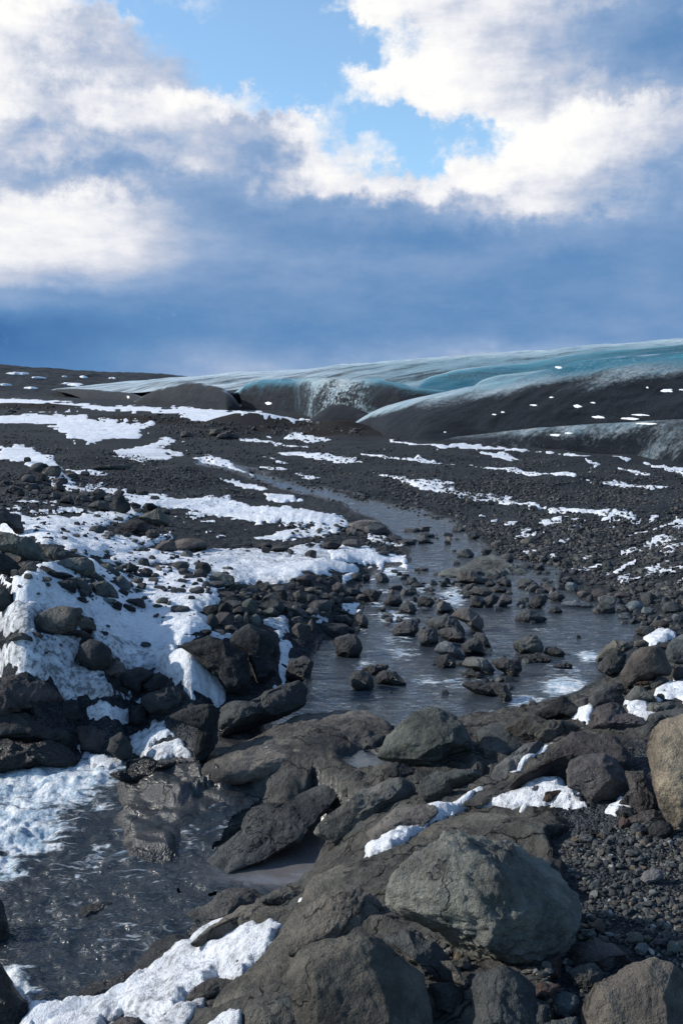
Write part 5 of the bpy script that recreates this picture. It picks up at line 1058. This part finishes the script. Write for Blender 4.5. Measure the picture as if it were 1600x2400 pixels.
BOX_TXT = '''
O|720 310 900 400;780 370 960 460;770 430 950 550;730 490 830 550;970 530 1100 590;1040 420 1200 520;1170 345 1310 460;1370 430 1560 540;990 600 1065 650;1280 600 1450 670;1130 650 1300 750;1115 780 1250 850;450 200 560 260;480 250 600 330;410 260 490 330;590 330 710 390;930 340 1100 400;1020 290 1140 340;200 75 300 150;45 215 180 290;140 260 270 360;210 310 290 370;300 300 400 360;820 60 930 130;1130 120 1250 180;1350 60 1450 120;1490 400 1568 460;1350 800 1450 880;580 735 630 785;85 950 190 1010;160 605 220 655;1310 350 1380 430;1460 540 1600 650;1420 380 1500 430;140 1330 220 1390;570 1310 700 1400;1320 1275 1400 1330;1220 250 1300 300;650 60 760 130;860 180 960 240;1180 480 1290 560;1240 560 1330 610;1560 1340 1640 1440
N|910 1235 985 1300;0 250 40 340;820 820 900 860;75 165 200 235;195 175 265 245;305 165 425 270;670 115 800 160;1030 60 1090 105;1480 0 1568 80;0 385 120 440;130 360 280 430;10 300 200 380;620 300 690 350;745 295 870 345;630 330 695 375;200 445 260 475;1310 240 1420 300;1340 170 1480 230;1280 130 1330 170;430 270 560 340;1220 640 1260 700;1400 480 1480 530;430 1250 470 1290
L|700 480 815 530;800 445 930 525;930 480 1060 530;1145 375 1310 490;1275 450 1400 530;1460 445 1600 545;470 580 600 660;650 595 800 735;840 560 1000 640;800 600 1050 750;490 610 660 700;435 630 570 750;565 665 720 760;825 680 980 770;1035 655 1130 740;1105 655 1220 765;1130 520 1250 640;980 530 1080 620;750 545 835 620;630 530 760 600;410 530 610 580;1255 610 1475 730;1375 670 1475 775;1450 755 1600 835;1365 825 1640 980;1105 760 1220 850;410 720 590 850;720 740 830 850;295 650 440 760;330 740 440 880;390 880 505 930;260 880 380 945;630 860 790 1000;500 840 620 900;1340 520 1400 570;1440 535 1540 605;1365 545 1460 605;1445 590 1568 645;1080 460 1150 520;1230 560 1330 640;580 745 660 820;660 720 730 820;1110 820 1290 980;1250 780 1320 900
L|0 255 175 345;225 265 375 365;210 320 340 410;335 350 595 480;470 350 540 385;320 435 500 500;580 460 705 520;170 485 315 560;45 500 145 545;160 570 228 610;0 660 180 720;90 150 210 220;70 320 180 385;675 75 750 120;760 80 930 140;830 115 915 185;10 45 350 165;130 370 220 410;60 415 150 450;240 410 300 450;0 490 60 550;930 100 1080 170;1080 70 1240 110;1230 150 1340 225;1390 75 1568 150;560 95 640 140;1410 390 1525 450
K|720 200 830 250;290 185 370 240;380 185 470 230;450 210 570 280;350 225 450 275;700 235 830 300;820 240 940 300;130 190 230 250;80 145 170 200;150 120 300 180;1050 190 1150 250;1160 170 1250 230;1240 185 1370 240;660 180 740 220;600 195 650 220;960 240 1040 310;590 30 730 75;740 15 830 60;440 340 530 375;490 305 560 345;230 140 380 200;330 145 400 190;0 90 100 150;200 60 340 120;20 170 120 230;200 250 280 300;960 570 1060 620;1140 575 1200 630;1270 555 1330 610;1440 180 1510 230;1380 240 1470 280;0 690 90 780;100 790 240 860;1230 360 1310 400;1510 365 1568 410;670 590 740 625;860 410 930 440;680 480 740 515;1040 445 1140 475;570 560 650 578
M|220 170 305 230;50 210 165 262;360 200 480 245;400 255 470 295;895 700 1000 740;700 485 765 545;690 960 755 1020;1060 105 1140 155;1360 205 1460 248;1200 210 1320 265;1410 280 1525 315;1500 165 1535 195;310 345 375 368;780 360 870 395;730 350 800 395;1200 310 1315 345;1190 170 1290 190;540 815 580 850;100 135 180 200;1290 800 1390 845;1030 940 1110 990;0 770 80 830
D|685 325 745 360;580 285 640 325;735 385 790 430;530 365 610 410;465 290 510 310;280 270 340 290;350 300 410 345;20 265 70 300;510 420 545 445;170 345 215 385;240 372 275 392;880 430 932 470;30 230 200 280;100 250 210 300;190 300 285 335;0 320 90 360;640 360 690 400;820 310 880 345;270 320 350 350;505 255 560 290;860 165 900 185;570 130 605 160;670 140 700 165;1000 490 1060 530
A|900 540 930 560;110 570 145 595;190 600 230 640;140 595 210 640;195 610 285 660;245 665 315 695;355 685 395 712;245 690 300 730;180 645 215 680;100 650 160 690;40 700 110 745;130 690 185 730
'''
SPARE_V, SPARE_F = [], []
_n = 0
for ln in ROCK_TXT.strip().split('\n'):
    f = ln.split('|')
    if len(f) != 8: raise ValueError('bad rock line: '+ln[:60])
    vw, pts, tone, tilt, dep, fl, lab, mk = f
    ang = .15 if 'r' in fl and fl != 'rough' else .9 if 'a' in fl else .65
    o = outline_rock(vw, pts, tone, float(tilt), float(dep), lab, 'rock_ledge' if 's' in fl else 'boulder', M_WET if 'w' in fl else M_ROCK,
                     .75 if fl == 'rough' else ang, (.055 if 'r' in fl and fl != 'rough' else .10 if 'a' in fl or fl == 'rough' else .08)*(.8 if 's' in fl else 1), mark=mk or None, hi=.05 if fl == 'rough' else .022, strata=0. if 'r' in fl and fl != 'rough' else .09 if 's' in fl else .06)
    o['category'] = 'rock ledge' if 's' in fl else 'boulder'
    o['group'] = 'bedrock ledges and outcrops' if 's' in fl else {'H': 'boulders and stones of the foreground', 'F': 'boulders and stones of the foreground', 'G': 'boulders and stones of the foreground',
                  'N': 'boulders standing in the stream', 'O': 'boulders along the right bank', 'E': 'boulders of the left cliff', 'M': 'boulders on the left snow', 'K': 'boulders on the left snow'}.get(vw, 'boulders on the plain')
boxes = []
for ln in BOX_TXT.strip().split('\n'):
    vw, r = ln.split('|')
    for k, b in enumerate(r.split(';')):
        q = [float(t) for t in b.split()]; s = VIEWS[vw][2]
        boxes.append(((q[2]-q[0])*(q[3]-q[1])/s/s, vw, q, len(boxes)))
boxes.sort(key=lambda t: -t[0])
KEEP = 300-sum(1 for r in ROCKS if r[0].name.startswith('boulder'))
tones = {'N': 'dkkpdd', 'O': 'ddbgudp', 'L': 'dkdbpdg', 'K': 'dkpddb', 'M': 'dkpdg', 'D': 'ddbpd', 'A': 'ddp'}
GRP = {'N': 'small boulders in the stream', 'O': 'stones along the right bank', 'L': 'stones of the left bank pile', 'K': 'stones on the upper left snow', 'M': 'stones on the left snow', 'D': 'stones by the middle stream', 'A': 'stones on the plain'}
small = []
for i, (ar, vw, q, n) in enumerate(boxes):
    tn = tones[vw][(n*7+int(q[0])) % len(tones[vw])]
    o = box_rock(vw, q, tn, M_WET if vw in 'ND' else M_ROCK)
    if i >= KEEP:
        me = o.data; v = np.empty(len(me.vertices)*3); me.vertices.foreach_get('co', v); v = v.reshape(-1, 3)+np.array(o.location)
        fc = np.array([p.vertices[:] for p in me.polygons]); SPARE_F.append(fc+sum(len(a) for a in SPARE_V)); SPARE_V.append(v)
        bpy.data.objects.remove(o); ROCKS.pop()
    else:
        o['category'] = 'boulder'; o['group'] = GRP[vw]; small.append(ROCKS[-1])
# labels of the smaller boulders: size, colour, and the nearest landmark rock with the side of it they lie on
marks = [(r[1], r[3]) for r in ROCKS if r[3]]
todo = {}
for r in small:
    c = r[1]; m = min(marks, key=lambda t: (t[0][0]-c[0])**2+(2.2*(t[0][1]-c[1]))**2)
    dx, dy = c[0]-m[0][0], 2.2*(c[1]-m[0][1])
    rel = ('right of' if dx > 0 else 'left of') if abs(dx) > abs(dy) else ('in front of' if dy > 0 else 'behind')
    todo.setdefault((rel, m[1]), []).append((math.hypot(dx, dy), r))
ORD = ['nearest', 'second', 'third', 'fourth', 'fifth', 'sixth', 'seventh', 'eighth', 'ninth', 'tenth', 'eleventh', 'twelfth', 'thirteenth', 'fourteenth', 'fifteenth', 'sixteenth', 'seventeenth', 'eighteenth', 'nineteenth', 'twentieth']
for (rel, mk), L_ in todo.items():
    bycol = {}
    for d, r in sorted(L_, key=lambda t: t[0]): bycol.setdefault(TNAME[r[4]], []).append(r)
    for cn, rs in bycol.items():
        for k, r in enumerate(rs):
            lead = '' if len(rs) == 1 else (ORD[min(k, 19)]+' ')
            sz = 'small ' if r[2] < 24 else ''
            r[0]['label'] = f'{lead}{sz}{cn} stone {rel} {mk}'

# ------------------------------------------------------------------ loose stones past counting: cobbles of the plain, pebbles of the bank
def stone_cloud(name, px, size_px, mat, label, lv, lift=.15, seed=1, flatk=.7):
    rg = np.random.default_rng(seed)
    P = hit(px) if len(px) < 1200 else fast_hit(px)
    D = P[:, 1]; s = size_px*.5*D/FPX
    U, F = ico(lv); n, m = len(P), len(U)
    q = rg.normal(size=(n, 4)); q /= np.linalg.norm(q, axis=1)[:, None]
    w, x, y, z = q.T
    Rm = np.stack([1-2*(y*y+z*z), 2*(x*y-z*w), 2*(x*z+y*w), 2*(x*y+z*w), 1-2*(x*x+z*z), 2*(y*z-x*w), 2*(x*z-y*w), 2*(y*z+x*w), 1-2*(x*x+y*y)], 1).reshape(n, 3, 3)
    dims = np.stack([rg.uniform(.8, 1.3, n), rg.uniform(.65, 1.05, n), rg.uniform(.5, .85, n)], 1)
    V = np.repeat(U[None], n, 0)
    for _ in range(5 if lv > 1 else 3):                   # knock corners off
        d = rg.normal(size=(n, 3)); d /= np.linalg.norm(d, axis=1)[:, None]; o = rg.uniform(.4, .8, n)
        e = np.einsum('nij,nj->ni', V, d)-o[:, None]; V = V-np.maximum(e, 0)[..., None]*.95*d[:, None]
    V = V*(1+rg.normal(0, .05, (n, m)))[..., None]
    V = np.einsum('nij,nkj->nki', Rm, V*dims[:, None]); V[..., 2] *= flatk
    V = V*s[:, None, None]+P[:, None]; V[..., 2] += (lift*s)[:, None]
    Fa = (F[None]+(np.arange(n)*m)[:, None, None]).reshape(-1, 3)
    Va = V.reshape(-1, 3)
    return Va, Fa
def fast_hit(px):         # look up through a table of ground points seen along each flat row
    r = rays(px); out = np.zeros((len(px), 3)); t = np.full(len(px), np.nan)
    # fixed-point iteration on the height
    z = np.full(len(px), .3)
    for _ in range(14):
        tt = (z-HC)/r[:, 2]; P = EYE+r*tt[:, None]; z = .5*z+.5*_look(SURF, P[:, 0], P[:, 1])
    return P
def scatter(polys, n, seed, smin, smax, power=2.2, avoid=True):
    rg = np.random.default_rng(seed); out = []; W = [w for _, w in polys]
    areas = np.array([abs(np.sum(p[:, 0]*np.roll(p[:, 1], -1)-np.roll(p[:, 0], -1)*p[:, 1]))/2*w for p, w in polys])
    for (p, w), k in zip(polys, (n*areas/areas.sum()).astype(int)):
        lo, hi = p.min(0), p.max(0); q = rg.uniform(lo, hi, (k*4, 2)); q = q[sdist(q[:, 0], q[:, 1], p) > 0][:k]; out.append(q)
    q = np.vstack(out)
    cl = n2(q[:, 0], q[:, 1], .012, 3, .03)               # clumps
    q = q[rg.uniform(0, 1, len(q)) < np.clip(.55+1.1*cl, .08, 1)]
    if avoid:
        P = fast_hit(q); f = flat(P[:, 0], P[:, 1]); sd = np.maximum(sdist(f[:, 0], f[:, 1], UP), sdist(f[:, 0], f[:, 1], LO))
        q = q[(sd < 4) | (rg.uniform(0, 1, len(q)) < .06)]
    sz = smin+(smax-smin)*rg.uniform(0, 1, len(q))**power
    return q, sz
plain = [(vp('D', '0 150,400 40,800 60,1568 40,1568 300,1300 260,1000 250,600 280,420 230,150 190'), .8), (vp('D', '600 280,900 250,1300 260,1640 280,1640 560,1400 590,1250 540,1040 470,900 440,700 380'), 2.2),
         (vp('B', '0 640,500 620,1000 680,1640 720,1640 800,800 784,0 784'), .8), (vp('B', '0 520,400 530,900 560,1640 640,1640 720,1000 660,500 620,0 600'), .45), (vp('A', '700 500,1568 490,1568 784,1200 700,900 590'), .5),
         (vp('A', '120 520,500 540,900 620,1200 760,900 760,500 700,260 600'), .9), (vp('A', '0 580,230 640,500 700,700 740,560 784,0 784'), .8), (vp('A', '0 420,240 450,300 520,0 520'), .6), (vp('A', '420 380,850 370,900 420,1568 400,1568 500,800 490,640 440'), .8)]
q, sz = scatter(plain, 60000, 21, 2.0, 12, 3.2)
sz *= np.clip(.55+.55*(q[:, 1]-960)/240, .55, 1.3)
mound = [(vp('A', '720 440,850 415,1000 400,1150 385,1300 410,1568 420,1700 440,1700 480,1400 470,1180 470,1060 490,900 480,760 460'), 1.), (vp('A', '430 395,560 385,800 375,880 400,700 415,450 410'), .7), (vp('A', '0 330,150 325,290 345,200 355,0 385'), .7)]
qm, sm_ = scatter(mound, 1500, 23, 3, 14, 2.4); q = np.vstack([q, qm]); sz = np.r_[sz, sm_]
V1, F1 = stone_cloud('c', q, sz, M_COB, '', 1, .25, 3)
bank = [(vp('D', '560 230,900 240,1300 290,1640 330,1640 620,1450 620,1250 560,1040 480,940 430,760 360,600 300'), 1.1), (vp('L', '560 440,1000 470,1568 430,1640 700,1568 900,1000 760,500 700'), .8), (vp('L', '950 430,1300 400,1568 380,1568 560,1000 540'), .6),
        (vp('L', '0 40,500 90,900 120,1300 200,900 190,300 160'), .35), (vp('D', '0 220,200 300,350 330,200 400,60 350,0 300'), 1.1), (vp('D', '100 160,500 230,620 300,480 300,300 220'), 1.3), (vp('K', '0 100,500 200,1000 320,1000 420,600 440,300 430,0 350'), 1.), (vp('K', '1000 540,1568 540,1568 630,1100 630'), .8),
        (vp('K', '640 440,1130 440,1130 500,700 520'), .6), (vp('M', '350 200,900 200,1000 400,700 360,400 260'), .7), (vp('M', '1100 100,1560 120,1560 340,1200 300'), .6), (vp('M', '0 120,900 420,1300 560,1560 620,1560 300,900 380'), .3), (vp('C', '0 200,700 180,1100 400,1000 600,500 520'), .25), (vp('O', '980 500,1300 540,1600 640,1600 700,1250 660,1050 620'), .8), (vp('C', '380 220,560 220,560 250,400 260'), .5), (vp('C', '1280 240,1568 240,1568 380,1350 350'), .5)]
q2, s2 = scatter(bank, 5600, 22, 5, 28, 3.0)
s2 *= np.clip(.45+.55*(q2[:, 1]-1150)/200, .4, 1.2)
V2, F2 = stone_cloud('c', q2, s2, M_COB, '', 2, .2, 4)
inst = [(vp('D', '200 480,480 450,560 560,480 784,150 784,120 620'), 1.), (vp('D', '480 470,960 450,1000 560,900 640,560 640'), 1.5), (vp('D', '300 230,600 330,560 400,350 330'), .5), (vp('F', '300 120,860 160,900 380,700 360,500 280'), .6), (vp('D', '1000 480,1400 600,1400 700,1100 620'), .6)]
qi, si = scatter(inst, 800, 24, 6, 34, 2.4, False); V4, F4 = stone_cloud('c', qi, si, M_COB, '', 2, .25, 9)
# beside every boulder a few crumbs, so nothing sits on bare ground
rg = np.random.default_rng(77); cr = []
for o, c, w, *_ in ROCKS:
    if w > 30 and c[1] > 1150 and o.name.startswith('boulder'):
        for _ in range(5):
            cr.append((c[0]+rg.normal(0, .55)*w, c[1]+abs(rg.normal(.32, .16))*w*.8, rg.uniform(3, 9)*min(1.6, w/60)))
cr = np.array(cr); fz = fast_hit(cr[:, :2]); ff = flat(fz[:, 0], fz[:, 1])
ok = np.maximum(np.maximum(sdist(ff[:, 0], ff[:, 1], UP), sdist(ff[:, 0], ff[:, 1], LO)), sdist(ff[:, 0], ff[:, 1], PO)) < 0
V3, F3 = stone_cloud('c', cr[ok, :2], cr[ok, 2], M_COB, '', 2, .2, 5)
Vs = [V1, V2, V3, V4]+SPARE_V; offs = np.cumsum([0]+[len(v) for v in Vs[:4]]); b0 = offs[4]
Fs = [f+o_ for f, o_ in zip((F1, F2, F3, F4), offs)]+[f+b0 for f in SPARE_F]
tag(obj('cobbles', np.vstack(Vs), np.vstack(Fs), M_COB, smooth=False), 'dark loose cobbles strewn over the gravel plain and banks', 'cobbles', kind='stuff')
pe = [(vp('H', '1000 190,1080 115,1300 60,1420 60,1640 20,1640 760,1500 690,1380 680,1300 620,1150 590,1090 600,1120 440,1100 360,1040 280'), 1.)]
q, sz = scatter(pe, 4600, 31, 3.5, 13, 1.6, False); Va, Fa = stone_cloud('p', q, sz, M_PEB, '', 1, .3, 6)
rr_ = np.random.default_rng(32); qb, sb = scatter(pe, 1500, 33, 11, 30, 2.0, False); Vb, Fb = stone_cloud('p', qb, sb, M_PEB, '', 2, .35, 7)
gap = [(vp('H', '300 540,520 640,640 730,900 740,1060 660,1120 820,1060 900,1080 1040,900 1060,880 800,560 780,420 820,420 1040,330 960,400 760'), 1.)]
qc, sc_ = scatter(gap, 420, 34, 9, 36, 1.8, False); Vc, Fc = stone_cloud('p', qc, sc_, M_PEB, '', 2, .3, 8)
tag(obj('pebbles', np.vstack([Va, Vb, Vc]), np.vstack([Fa, Fb+len(Va), Fc+len(Va)+len(Vb)]), M_PEB, smooth=False), 'multicoloured wet pebbles piled beside the foreground boulders', 'pebbles', kind='stuff')
